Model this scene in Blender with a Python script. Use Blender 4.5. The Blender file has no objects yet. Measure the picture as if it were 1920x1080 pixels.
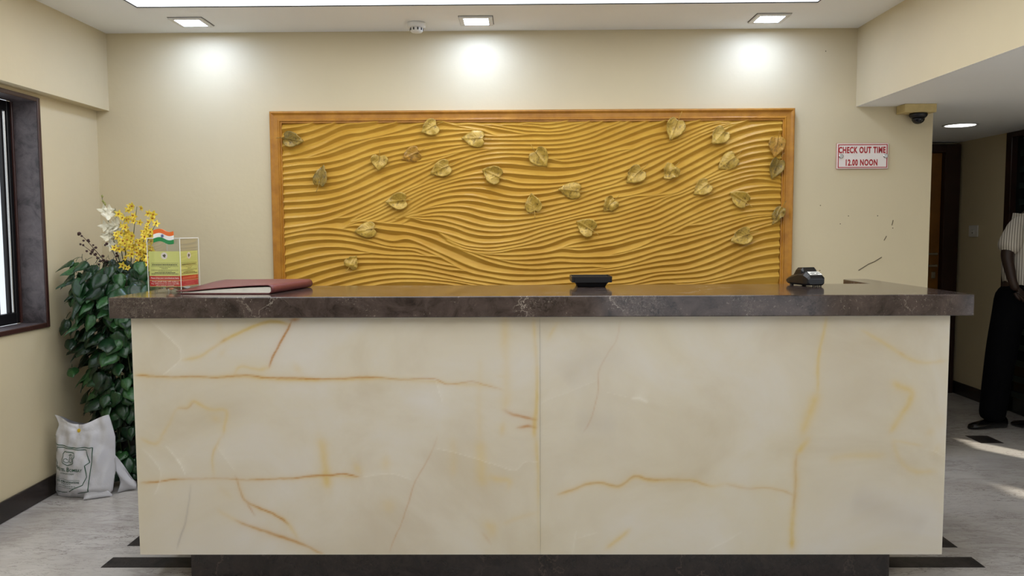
import bpy, bmesh, math, random
import numpy as np
from mathutils import Vector, Matrix, Euler

# ------------------------------------------------------------------ camera, world, sun, exposure
scn = bpy.context.scene
COL = scn.collection
cd = bpy.data.cameras.new('camera'); cam = bpy.data.objects.new('camera', cd); COL.objects.link(cam)
cd.sensor_width = 36.0; cd.lens = 1505.73 / 1920 * 36; cd.clip_start = .05; cd.clip_end = 200
CAM_H = 1.3432; PITCH = .0730; YAW = .0107; ROLL = -.0047
_fw = Vector((-math.sin(YAW), math.cos(YAW), 0)); _rt = Vector((math.cos(YAW), math.sin(YAW), 0)); _up = Vector((0, 0, 1))
_f2 = _fw * math.cos(PITCH) - _up * math.sin(PITCH); _u2 = _up * math.cos(PITCH) + _fw * math.sin(PITCH)
_r3 = _rt * math.cos(ROLL) + _u2 * math.sin(ROLL); _u3 = _u2 * math.cos(ROLL) - _rt * math.sin(ROLL)
m = Matrix((_r3, _u3, -_f2)).transposed().to_4x4(); m.translation = Vector((0, 0, CAM_H)); cam.matrix_world = m
scn.camera = cam

w = bpy.data.worlds.new('world'); scn.world = w; w.use_nodes = True
bg = w.node_tree.nodes['Background']; bg.inputs[0].default_value = (.86, .93, 1.0, 1); bg.inputs[1].default_value = 1.3

sd = bpy.data.lights.new('sun', 'SUN'); sd.energy = 4.5; sd.angle = math.radians(2.0); sd.color = (1, .93, .78)
sun = bpy.data.objects.new('sun', sd); COL.objects.link(sun)
sun.rotation_euler = Vector((-1.0, 1.3, -1.6)).to_track_quat('-Z', 'Y').to_euler()

scn.view_settings.view_transform = 'Standard'; scn.view_settings.look = 'None'
scn.view_settings.gamma = 1.0; scn.view_settings.use_curve_mapping = False
scn.view_settings.exposure = 0.06

# ------------------------------------------------------------------ helpers
def lin(c):
    return tuple((v / 255 / 12.92 if v / 255 <= .04045 else ((v / 255 + .055) / 1.055) ** 2.4) for v in c)

class NT:
    """small wrapper for building node materials"""
    def __init__(s, name):
        s.m = bpy.data.materials.new(name); s.m.use_nodes = True
        s.t = s.m.node_tree; s.b = s.t.nodes['Principled BSDF']
        s.co = s.n('ShaderNodeTexCoord').outputs['Object']
    def n(s, kind, **kw):
        x = s.t.nodes.new(kind)
        for k, v in kw.items():
            if k in x.inputs: x.inputs[k].default_value = v
            else: setattr(x, k, v)
        return x
    def l(s, a, b): s.t.links.new(a, b)
    def mapped(s, scale=(1, 1, 1), rot=(0, 0, 0), src=None):
        mp = s.n('ShaderNodeMapping'); mp.inputs['Scale'].default_value = scale; mp.inputs['Rotation'].default_value = rot
        s.l(src or s.co, mp.inputs['Vector']); return mp.outputs[0]
    def noise(s, scale, detail=4, rough=.55, vec=None, dist=0.0):
        x = s.n('ShaderNodeTexNoise', Scale=scale, Detail=detail, Roughness=rough, Distortion=dist)
        s.l(vec or s.co, x.inputs['Vector']); return x.outputs['Fac']
    def ramp(s, fac, stops):
        r = s.n('ShaderNodeValToRGB'); e = r.color_ramp.elements
        while len(e) < len(stops): e.new(.5)
        for i, (p, c) in enumerate(stops): e[i].position = p; e[i].color = (*c, 1) if len(c) == 3 else c
        s.l(fac, r.inputs[0]); return r.outputs[0]
    def mix(s, fac, a, b, blend='MIX'):
        x = s.n('ShaderNodeMix', data_type='RGBA', blend_type=blend)
        for sock, v in ((x.inputs[0], fac), (x.inputs[6], a), (x.inputs[7], b)):
            if hasattr(v, 'default_value') or hasattr(v, 'is_linked'): s.l(v, sock)
            else: sock.default_value = v if isinstance(v, (int, float)) else (*v, 1)
        return x.outputs[2]
    def bump(s, h, strength=.2, dist=.01):
        x = s.n('ShaderNodeBump', Strength=strength, Distance=dist); s.l(h, x.inputs['Height']); s.l(x.outputs[0], s.b.inputs['Normal'])
    def base(s, v):
        if hasattr(v, 'is_linked'): s.l(v, s.b.inputs['Base Color'])
        else: s.b.inputs['Base Color'].default_value = (*v, 1)
    def set(s, **kw):
        for k, v in kw.items(): s.b.inputs[k.replace('_', ' ')].default_value = v
        return s

def simple(name, rgb, rough=.5, metal=0, var=.12, vscale=18, bump=0, bscale=150, **kw):
    k = NT(name); c = lin(rgb)
    f = k.noise(vscale, 5)
    k.base(k.ramp(f, [(.3, tuple(v * (1 - var) for v in c)), (.7, tuple(min(1, v * (1 + var)) for v in c))]))
    k.set(Roughness=rough, Metallic=metal, **kw)
    if bump: k.bump(k.noise(bscale, 3), bump, .004)
    return k.m

def emit(name, rgb, strength):
    k = NT(name); k.base((.8, .8, .8)); k.b.inputs['Emission Color'].default_value = (*rgb, 1); k.b.inputs['Emission Strength'].default_value = strength
    return k.m

def link(name, me, mat=None, parent=None, smooth=False):
    o = bpy.data.objects.new(name, me); COL.objects.link(o)
    if mat is not None and not len(me.materials): me.materials.append(mat)
    if parent is not None: o.parent = parent
    if smooth:
        for f in me.polygons: f.use_smooth = True
    return o

def tag(o, label, cat=None, group=None, kind=None):
    o['label'] = label
    if cat: o['category'] = cat
    if group: o['group'] = group
    if kind: o['kind'] = kind
    return o

def thing(name, label, cat, group=None, loc=(0, 0, 0), kind=None):
    o = bpy.data.objects.new(name, None); COL.objects.link(o); o.location = loc; o.empty_display_size = .05
    return tag(o, label, cat, group, kind)

def mesh(name, v, f, mat=None):
    me = bpy.data.meshes.new(name); me.from_pydata([tuple(map(float, q)) for q in v], [], [tuple(map(int, q)) for q in f]); me.update()
    if mat: me.materials.append(mat)
    return me

def boxes(name, lst, mat=None, bevel=0.0, seg=1):
    """one mesh from axis-aligned boxes (x0,x1,y0,y1,z0,z1)"""
    bm = bmesh.new()
    for (x0, x1, y0, y1, z0, z1) in lst:
        r = bmesh.ops.create_cube(bm, size=1)
        for q in r['verts']: q.co = Vector(((x0 + x1) / 2 + q.co.x * (x1 - x0), (y0 + y1) / 2 + q.co.y * (y1 - y0), (z0 + z1) / 2 + q.co.z * (z1 - z0)))
    if bevel: bmesh.ops.bevel(bm, geom=bm.edges[:], offset=bevel, segments=seg, profile=.5, affect='EDGES')
    me = bpy.data.meshes.new(name); bm.to_mesh(me); bm.free()
    if mat: me.materials.append(mat)
    return me

def prism(name, poly, z0, z1, mat=None, bevel=0.0, seg=2, axis='z'):
    bm = bmesh.new(); vs = [bm.verts.new((x, y, z0)) for x, y in poly]; f = bm.faces.new(vs); 
    ex = bmesh.ops.extrude_face_region(bm, geom=[f])
    for g in ex['geom']:
        if isinstance(g, bmesh.types.BMVert): g.co.z = z1
    bmesh.ops.recalc_face_normals(bm, faces=bm.faces[:])
    if bevel: bmesh.ops.bevel(bm, geom=bm.edges[:], offset=bevel, segments=seg, profile=.5, affect='EDGES', clamp_overlap=True)
    if axis == 'y':      # polygon given in x,z, extruded along y
        for q in bm.verts: q.co = Vector((q.co.x, q.co.z, q.co.y))
        bmesh.ops.recalc_face_normals(bm, faces=bm.faces[:])
    me = bpy.data.meshes.new(name); bm.to_mesh(me); bm.free()
    if mat: me.materials.append(mat)
    return me

def lathe(name, prof, n=32, mat=None, loc=(0, 0, 0), axis='z'):
    v = []; f = []
    for r, z in prof:
        for i in range(n):
            a = 2 * math.pi * i / n; v.append((r * math.cos(a), r * math.sin(a), z))
    for j in range(len(prof) - 1):
        for i in range(n): f.append((j * n + i, j * n + (i + 1) % n, (j + 1) * n + (i + 1) % n, (j + 1) * n + i))
    f.append(tuple(range(n - 1, -1, -1))); f.append(tuple(range((len(prof) - 1) * n, len(prof) * n)))
    if axis == 'y': v = [(x, -z, y) for x, y, z in v]
    v = [(x + loc[0], y + loc[1], z + loc[2]) for x, y, z in v]
    me = mesh(name, v, f, mat); bm = bmesh.new(); bm.from_mesh(me); bmesh.ops.recalc_face_normals(bm, faces=bm.faces[:]); bm.to_mesh(me); bm.free()
    return me

def tube_vf(pts, rad, n=6):
    v = []; f = []; pts = [Vector(q) for q in pts]
    for i, q in enumerate(pts):
        t = (pts[min(i + 1, len(pts) - 1)] - pts[max(i - 1, 0)]).normalized()
        a = t.orthogonal().normalized() if i == 0 else (a - t * a.dot(t)).normalized()
        b = t.cross(a); r = rad[i] if hasattr(rad, '__len__') else rad
        for k in range(n):
            an = 2 * math.pi * k / n; v.append(q + (a * math.cos(an) + b * math.sin(an)) * r)
    for i in range(len(pts) - 1):
        for k in range(n): f.append((i * n + k, i * n + (k + 1) % n, (i + 1) * n + (k + 1) % n, (i + 1) * n + k))
    f.append(tuple(range(n - 1, -1, -1))); f.append(tuple(range((len(pts) - 1) * n, len(pts) * n)))
    return v, f

def join_vf(*lst):
    V = []; F = []
    for v, f in lst:
        o = len(V); V += list(v); F += [tuple(i + o for i in q) for q in f]
    return V, F

def sheet_vf(P, th):
    """grid of points P[nu,nv,3] -> closed thin solid"""
    P = np.asarray(P, float); nu, nv = P.shape[:2]
    du = np.gradient(P, axis=0); dv = np.gradient(P, axis=1); n = np.cross(du, dv); n /= np.maximum(np.linalg.norm(n, axis=-1, keepdims=True), 1e-9)
    A = P + n * th / 2; B = P - n * th / 2; v = list(A.reshape(-1, 3)) + list(B.reshape(-1, 3)); N = nu * nv; f = []
    for i in range(nu - 1):
        for j in range(nv - 1):
            a, b, c, d = i * nv + j, (i + 1) * nv + j, (i + 1) * nv + j + 1, i * nv + j + 1
            f.append((a, b, c, d)); f.append((N + d, N + c, N + b, N + a))
    ring = [i * nv for i in range(nu)] + [(nu - 1) * nv + j for j in range(1, nv)] + [i * nv + nv - 1 for i in range(nu - 2, -1, -1)] + [j for j in range(nv - 2, 0, -1)]
    for q in range(len(ring)):
        a, b = ring[q], ring[(q + 1) % len(ring)]; f.append((b, a, N + a, N + b))
    return v, f

def heart_leaf(L, W, nu=9, nv=7, cup=.12, fold=.1, wave=.05, seed=0, notch=.16, vein=.0, curl=.1):
    """heart-shaped leaf in the xy plane, base at x=0, tip at x=L, normal +z"""
    r = random.Random(seed); ph = [r.uniform(0, 6.28) for _ in range(4)]; P = np.zeros((nu, nv, 3))
    for i in range(nu):
        t = i / (nu - 1)
        hw = W / 2 * (math.sin(math.pi * min(1, (t * .93 + .07)) ** .62) ** .8) * (1 - .12 * t) if t < 1 else .004 * W
        for j in range(nv):
            s = 2 * j / (nv - 1) - 1; a = abs(s)
            x = L * t - L * notch * (a ** 1.5) * (1 - t) ** 2 * 1.6
            z = -cup * W * s * s * (1 if t < .9 else .5) + fold * W * a * .5 - curl * L * t * t + wave * W * (math.sin(7 * t + ph[0] + 2 * s) + a * math.sin(11 * t + ph[1]) + .6 * s * math.sin(5 * t + ph[2]))
            if vein: z += vein * W * (math.cos((t * 5.2 - a * 1.3) * 2 * math.pi) * (.3 + .7 * a) * (1 - t) + 1.6 * math.exp(-(s * 5) ** 2))
            P[i, j] = (x, hw * s * (1 + .06 * math.sin(9 * t + ph[3])), z)
    return P

def leaf_disc(L, W, rings=6, seg=32, cup=.12, wave=.02, vein=.0, curl=.1, seed=0, th=.002, notch=.15, ragged=.0):
    """rounded heart-shaped leaf in the xy plane, stalk end near x=0, tip at x=L, upper face +z, closed thin solid"""
    r = random.Random(seed); ph = [r.uniform(0, 6.28) for _ in range(6)]; pts = [(.40, 0.)]
    for j in range(1, rings + 1):
        for k in range(seg):
            t = 2 * math.pi * k / seg; c, s = math.cos(t), math.sin(t); d = min(t, 2 * math.pi - t) - math.pi
            bx = .5 + .5 * c + .11 * max(0, c) ** 10 + notch * math.exp(-(d / .30) ** 2); by = .5 * s * (1 - .24 * c) * (1 - .30 * max(0, c) ** 4)
            g = 1 + ragged * (math.sin(7 * t + ph[0]) + .7 * math.sin(13 * t + ph[1])); q = j / rings
            pts.append((.40 + (bx * g - .40) * q, by * g * q))
    def hz(x, y):
        z = -cup * W * (2 * y) ** 2 - curl * L * x * x + wave * W * (math.sin(6 * x + 5 * y + ph[2]) + math.sin(9 * y - 4 * x + ph[3]) + 1.5 * abs(y) * math.sin(14 * x + ph[4]))
        if vein: z += vein * W * (1.3 * math.exp(-(y * 16) ** 2) + .9 * math.cos((x - .8 * abs(y)) * 2 * math.pi * 6.5) * min(1, 4 * abs(y)))
        return z
    A = [(x * L, y * W, hz(x, y)) for x, y in pts]; n = len(A); V = A + [(x, y, z - th) for x, y, z in A]; F = []
    for k in range(seg):
        k2 = (k + 1) % seg; F.append((0, 1 + k, 1 + k2)); F.append((n, n + 1 + k2, n + 1 + k))
        for j in range(rings - 1):
            a, b = 1 + j * seg + k, 1 + j * seg + k2; F.append((a, a + seg, b + seg, b)); F.append((n + b, n + b + seg, n + a + seg, n + a))
        a, b = 1 + (rings - 1) * seg + k, 1 + (rings - 1) * seg + k2; F.append((a, n + a, n + b, b))
    return V, F

def text_mesh(name, body, size, mat=None, bold=.0, sx=1.0, align='CENTER', shear=0.0, extrude=.0, spacing=1.0):
    cu = bpy.data.curves.new(name, 'FONT'); cu.body = body; cu.size = size; cu.align_x = align; cu.align_y = 'CENTER'
    cu.offset = bold; cu.shear = shear; cu.extrude = extrude; cu.resolution_u = 3; cu.space_character = spacing
    o = bpy.data.objects.new(name, cu); COL.objects.link(o); bpy.context.view_layer.update()
    dg = bpy.context.evaluated_depsgraph_get(); me = bpy.data.meshes.new_from_object(o.evaluated_get(dg)); me.name = name
    bpy.data.objects.remove(o); bpy.data.curves.remove(cu)
    for q in me.vertices: q.co.x *= sx
    me.materials.clear()
    if mat: me.materials.append(mat)
    return me

def flip_up(me, loc):
    """text in the xy plane -> upright in xz facing -y, moved to loc"""
    for q in me.vertices: q.co = Vector((q.co.x + loc[0], loc[1] - q.co.z, q.co.y + loc[2]))
    return me

def skin_mesh(name, verts, edges, radii, mat, sub=2, root=0):
    me = bpy.data.meshes.new(name); me.from_pydata(verts, edges, []); o = bpy.data.objects.new(name, me); COL.objects.link(o)
    md = o.modifiers.new('skin', 'SKIN'); md.use_smooth_shade = True
    for i, r in enumerate(radii):
        s = me.skin_vertices[0].data[i]; s.radius = (r, r) if not hasattr(r, '__len__') else r; s.use_root = (i == root)
    s2 = o.modifiers.new('sub', 'SUBSURF'); s2.levels = sub; s2.render_levels = sub
    bpy.context.view_layer.update(); dg = bpy.context.evaluated_depsgraph_get()
    out = bpy.data.meshes.new_from_object(o.evaluated_get(dg)); out.name = name; bpy.data.objects.remove(o)
    out.materials.clear(); out.materials.append(mat)
    for p in out.polygons: p.use_smooth = True
    return out

# ------------------------------------------------------------------ materials
def mat_wall():
    k = NT('beige_paint'); c = lin((210, 196, 162))
    big = k.noise(1.3, 4); fine = k.noise(45, 4)
    col = k.ramp(big, [(.3, tuple(v * .95 for v in c)), (.7, tuple(v * 1.03 for v in c))])
    k.base(col); k.set(Roughness=.62)
    h = k.n('ShaderNodeMath', operation='MULTIPLY_ADD'); h.inputs[1].default_value = 5.0
    k.l(k.noise(5, 3), h.inputs[0]); k.l(fine, h.inputs[2]); k.bump(h.outputs[0], .10, .006)
    return k.m

def mat_onyx():
    k = NT('onyx')
    at = k.n('ShaderNodeAttribute', attribute_name='veins')
    sep = k.n('ShaderNodeSeparateColor'); k.l(at.outputs['Color'], sep.inputs[0])
    cloud = k.noise(2.2, 5, .55, k.mapped((1, 1, 1.2)), .6)
    base = k.ramp(cloud, [(.3, lin((196, 184, 162))), (.5, lin((207, 198, 180))), (.72, lin((211, 205, 196)))])
    base = k.mix(k.ramp(k.noise(1.1, 3, .5, k.mapped((1.5, 1, .8))), [(.42, (0, 0, 0)), (.75, (.28, .28, .28))]), base, lin((208, 196, 158)))
    nz = k.ramp(k.noise(14, 5, .6), [(.25, (.55, .55, .55)), (.7, (1, 1, 1))])
    def amt(ch):
        x = k.n('ShaderNodeMath', operation='MULTIPLY'); k.l(sep.outputs[ch], x.inputs[0]); k.l(nz, x.inputs[1]); return x.outputs[0]
    c = k.mix(amt('Green'), base, lin((206, 178, 106)))
    c = k.mix(amt('Red'), c, lin((178, 124, 58)))
    c = k.mix(sep.outputs['Blue'], c, lin((238, 234, 224)))
    c = k.mix(at.outputs['Alpha'], c, lin((158, 148, 138)))
    k.base(c); k.set(Roughness=.22, Subsurface_Weight=.35, Subsurface_Scale=.03, Specular_IOR_Level=.35)
    k.b.inputs['Subsurface Radius'].default_value = (1, .9, .7)
    return k.m

def mat_granite(name, c0, c1, cv, rough=.12, vs=3.2, va=1.0, spec=.5):
    k = NT(name)
    n1 = k.noise(14, 9, .68, None, .6); base = k.ramp(n1, [(.34, lin(c0)), (.50, lin(c1)), (.68, tuple(v * 1.5 for v in lin(c1)))])
    blot = k.ramp(k.noise(5.5, 5, .6, None, .8), [(.58, (0, 0, 0)), (.70, (.5, .5, .5))]); base = k.mix(blot, base, tuple(v * 1.5 for v in lin(c1)))
    def cracks(scale, w0, gate_scale, gate_lo, col, base, amt, warp=.35):
        vo = k.n('ShaderNodeTexVoronoi', feature='DISTANCE_TO_EDGE', Scale=scale); nv = k.n('ShaderNodeTexNoise', Scale=5.0, Detail=8.0, Roughness=.65)
        k.l(k.co, nv.inputs['Vector']); ad = k.n('ShaderNodeVectorMath', operation='MULTIPLY_ADD'); ad.inputs[1].default_value = (warp, warp, warp)
        k.l(nv.outputs['Color'], ad.inputs[0]); k.l(k.co, ad.inputs[2]); k.l(ad.outputs[0], vo.inputs['Vector'])
        edge = k.ramp(vo.outputs['Distance'], [(0, (amt, amt, amt)), (w0 * .5, (amt * .4, amt * .4, amt * .4)), (w0, (0, 0, 0))])
        gate = k.ramp(k.noise(gate_scale, 4), [(gate_lo, (0, 0, 0)), (gate_lo + .08, (1, 1, 1))])
        mu = k.n('ShaderNodeMath', operation='MULTIPLY'); k.l(edge, mu.inputs[0]); k.l(gate, mu.inputs[1]); return k.mix(mu.outputs[0], base, col)
    c = cracks(vs, .010, 2.1, .54, lin(cv), base, va)
    c = cracks(vs * 11, .05, 3.3, .54, lin(cv), c, va * .32, .5)
    c = cracks(vs * .8, .014, 2.7, .50, tuple(v * .25 for v in lin(c0)), c, va, .5)
    sp = k.ramp(k.noise(95, 5, .75), [(.58, (0, 0, 0)), (.68, (va * .6, va * .6, va * .6))])
    g2 = k.ramp(k.noise(7, 5, .6), [(.46, (0, 0, 0)), (.58, (1, 1, 1))]); m2 = k.n('ShaderNodeMath', operation='MULTIPLY'); k.l(sp, m2.inputs[0]); k.l(g2, m2.inputs[1])
    c = k.mix(m2.outputs[0], c, lin(cv))
    k.base(c); k.set(Roughness=rough, Specular_IOR_Level=spec)
    return k.m

def mat_marble_floor():
    k = NT('white_marble')
    base = k.ramp(k.noise(1.6, 6, .6), [(.3, lin((180, 174, 168))), (.6, lin((202, 198, 194)))])
    def streak(scale, stretch, rot, w, amt, col, base, gs, glo, dist=.6):
        v = k.ramp(k.noise(scale, 9, .66, k.mapped((1.0, stretch, 1), (0, 0, rot)), dist), [(.5 - w, (0, 0, 0)), (.5, (amt, amt, amt)), (.5 + w, (0, 0, 0))])
        g = k.ramp(k.noise(gs, 4), [(glo, (0, 0, 0)), (glo + .14, (1, 1, 1))]); m1 = k.n('ShaderNodeMath', operation='MULTIPLY'); k.l(v, m1.inputs[0]); k.l(g, m1.inputs[1]); return k.mix(m1.outputs[0], base, lin(col))
    c = streak(2.2, 3.0, .45, .05, .45, (150, 142, 138), base, 1.4, .40)
    c = streak(4.0, 4.0, .35, .012, .85, (104, 92, 88), c, 2.4, .44)
    c = streak(8.0, 4.0, .55, .012, .7, (118, 108, 104), c, 3.1, .42)
    sp = k.ramp(k.noise(30, 5, .72, k.mapped((1, 2.6, 1), (0, 0, .5))), [(.66, (0, 0, 0)), (.71, (.85, .85, .85))])
    c = k.mix(sp, c, lin((58, 48, 46)))
    k.base(c); k.set(Roughness=.25)
    return k.m

def mat_gold():
    k = NT('ochre_lacquer')
    f = k.noise(3, 4); g = k.noise(60, 3, .6, k.mapped((.15, 1, 1)))
    c = k.ramp(f, [(.3, lin((188, 143, 52))), (.7, lin((205, 163, 70)))])
    c = k.mix(k.ramp(g, [(.4, (0, 0, 0)), (.8, (.35, .35, .35))]), c, lin((176, 120, 30)))
    k.base(c); k.set(Roughness=.42, Specular_IOR_Level=.22)
    return k.m

def mat_frame():
    k = NT('amber_frame'); f = k.noise(16, 5)
    k.base(k.ramp(f, [(.3, lin((158, 102, 24))), (.7, lin((188, 130, 38)))])); k.set(Roughness=.4); return k.m

def mat_leafgold(name, a, b, dark):
    k = NT(name); f = k.noise(26, 5, .6); g = k.noise(60, 4, .65)
    c = k.ramp(f, [(.3, lin(a)), (.65, lin(b))]); c = k.mix(k.ramp(g, [(.5, (0, 0, 0)), (.68, (.75, .75, .75))]), c, lin(dark))
    k.base(c); k.set(Roughness=.34, Metallic=.12); return k.m

def mat_green(name, a, b):
    k = NT(name); f = k.noise(9, 3); k.base(k.ramp(f, [(.3, lin(a)), (.7, lin(b))])); k.set(Roughness=.32, Specular_IOR_Level=.5); return k.m

def glass(name, rgb=(1, 1, 1), rough=.0, alpha=.12):
    """thin clear sheet: mostly see-through with a glossy face"""
    k = NT(name); t = k.n('ShaderNodeBsdfTransparent'); t.inputs[0].default_value = (*rgb, 1); g = k.n('ShaderNodeBsdfGlossy', Roughness=rough)
    lw = k.n('ShaderNodeLayerWeight', Blend=.25); fr = k.n('ShaderNodeMath', operation='MULTIPLY_ADD'); fr.inputs[1].default_value = .35; fr.inputs[2].default_value = .03; k.l(lw.outputs['Facing'], fr.inputs[0]); ms = k.n('ShaderNodeMixShader'); k.l(fr.outputs[0], ms.inputs[0]); k.l(t.outputs[0], ms.inputs[1]); k.l(g.outputs[0], ms.inputs[2])
    k.l(ms.outputs[0], k.t.nodes['Material Output'].inputs[0]); return k.m

M = dict(
    wall=mat_wall(), ceil=simple('ceiling_paint', (246, 247, 247), .7, var=.01, vscale=2),
    floor=mat_marble_floor(), onyx=mat_onyx(),
    slab=mat_granite('brown_grey_marble', (42, 34, 32), (68, 57, 53), (190, 178, 164), .1, 3.0, .75),
    dark=mat_granite('dark_granite', (24, 20, 19), (40, 33, 31), (104, 88, 78), .24, 2.2, .5),
    inlay=mat_granite('black_inlay', (26, 24, 25), (48, 43, 42), (140, 132, 126), .5, 2.6, .6, .3),
    wgran=mat_granite('window_granite', (52, 46, 48), (86, 78, 80), (120, 112, 112), .35, 9, .2),
    redwood=simple('red_brown_edge', (62, 36, 32), .3, bump=.1), gold=mat_gold(), frame=mat_frame(),
    leafA=mat_leafgold('old_gold_leaf', (160, 126, 42), (210, 174, 80), (96, 70, 26)),
    leafB=mat_leafgold('tarnished_leaf', (96, 84, 40), (172, 138, 54), (54, 46, 32)),
    leafC=mat_leafgold('rust_gold_leaf', (164, 130, 52), (196, 142, 54), (80, 64, 32)),
    black=simple('black_plastic', (16, 15, 18), .35), blackm=simple('black_aluminium', (14, 14, 17), .4),
    white=simple('white_plastic', (226, 224, 218), .4, var=.02), chrome=simple('steel', (190, 188, 184), .25, 1.0, var=.03),
    darkslot=simple('dark_slot', (40, 38, 36), .7), cream=simple('cream_board', (204, 182, 124), .55, bump=.05),
    red=simple('red_print', (168, 22, 30), .45, var=.03), signw=simple('sign_white', (232, 222, 214), .3, var=.02),
    maroon=simple('maroon_leather', (104, 48, 46), .42, bump=.25, bscale=320), maroond=simple('maroon_edge', (74, 28, 30), .45),
    paper=simple('paper', (226, 222, 208), .8, var=.05, vscale=60), glass=glass('window_glass'), acrylic=glass('clear_acrylic', (.97, .98, .98)),
    dwood=simple('dark_wood', (44, 22, 14), .35, var=.3, vscale=8), owood=simple('ochre_wood', (128, 82, 26), .4, var=.2, vscale=6),
    gglass=simple('dark_green_glass', (14, 24, 22), .12), g1=mat_green('leaf_green', (16, 44, 22), (34, 74, 38)), g2=mat_green('leaf_deep_green', (10, 32, 18), (24, 58, 30)),
    g3=mat_green('leaf_fresh_green', (28, 66, 32), (56, 98, 52)), stem=simple('vine_stem', (58, 76, 38), .6), coir=simple('coir_fibre', (74, 52, 34), .9, var=.4, vscale=60, bump=.6, bscale=200),
    fy=simple('yellow_petal', (234, 206, 66), .5, var=.15, vscale=60), fw=simple('white_petal', (226, 220, 196), .5, var=.08), fb=simple('brown_bud', (70, 46, 44), .7), fg=simple('green_bud', (150, 150, 84), .6),
    fo=simple('orange_throat', (166, 96, 24), .5),
    bag=simple('white_polythene', (206, 206, 212), .28, var=.05, vscale=8, bump=.6, bscale=28), ink=simple('green_ink', (22, 78, 54), .5, var=.03), gsmile=simple('yellow_badge', (222, 186, 42), .35),
    skin=simple('skin', (48, 31, 24), .5), shoe=simple('black_leather', (12, 11, 12), .25), trou=simple('black_trousers', (8, 8, 11), .9, bump=.1, Specular_IOR_Level=.08), hair=simple('black_hair', (14, 12, 12), .6),
    lampw=emit('lamp_white', (.52, .66, 1.0), 74.0), panelw=emit('light_panel', (.92, .96, 1.0), 2.35), lamps=emit('spot_white', (.97, .98, 1.0), 8.0),
    orange=simple('flag_orange', (222, 104, 28), .45, var=.02), flagw=simple('flag_white', (232, 230, 226), .45, var=.02), flagg=simple('flag_green', (24, 128, 64), .45, var=.02), navy=simple('navy_ink', (40, 60, 130), .5, var=.02),
    lime=simple('lime_card', (222, 222, 130), .5, var=.06, vscale=5), cardred=simple('card_red', (206, 36, 32), .45, var=.02), cardtxt=simple('card_white_ink', (240, 228, 222), .5, var=.01), inkdark=simple('dark_ink', (50, 54, 36), .6), note=simple('bank_note', (196, 112, 66), .7, var=.2, vscale=60), noteb=simple('blue_note', (196, 200, 208), .7, var=.1, vscale=60),
    grey=simple('wall_scar', (96, 84, 62), .8))
M['lampw'].name = 'lamp_white'

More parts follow.
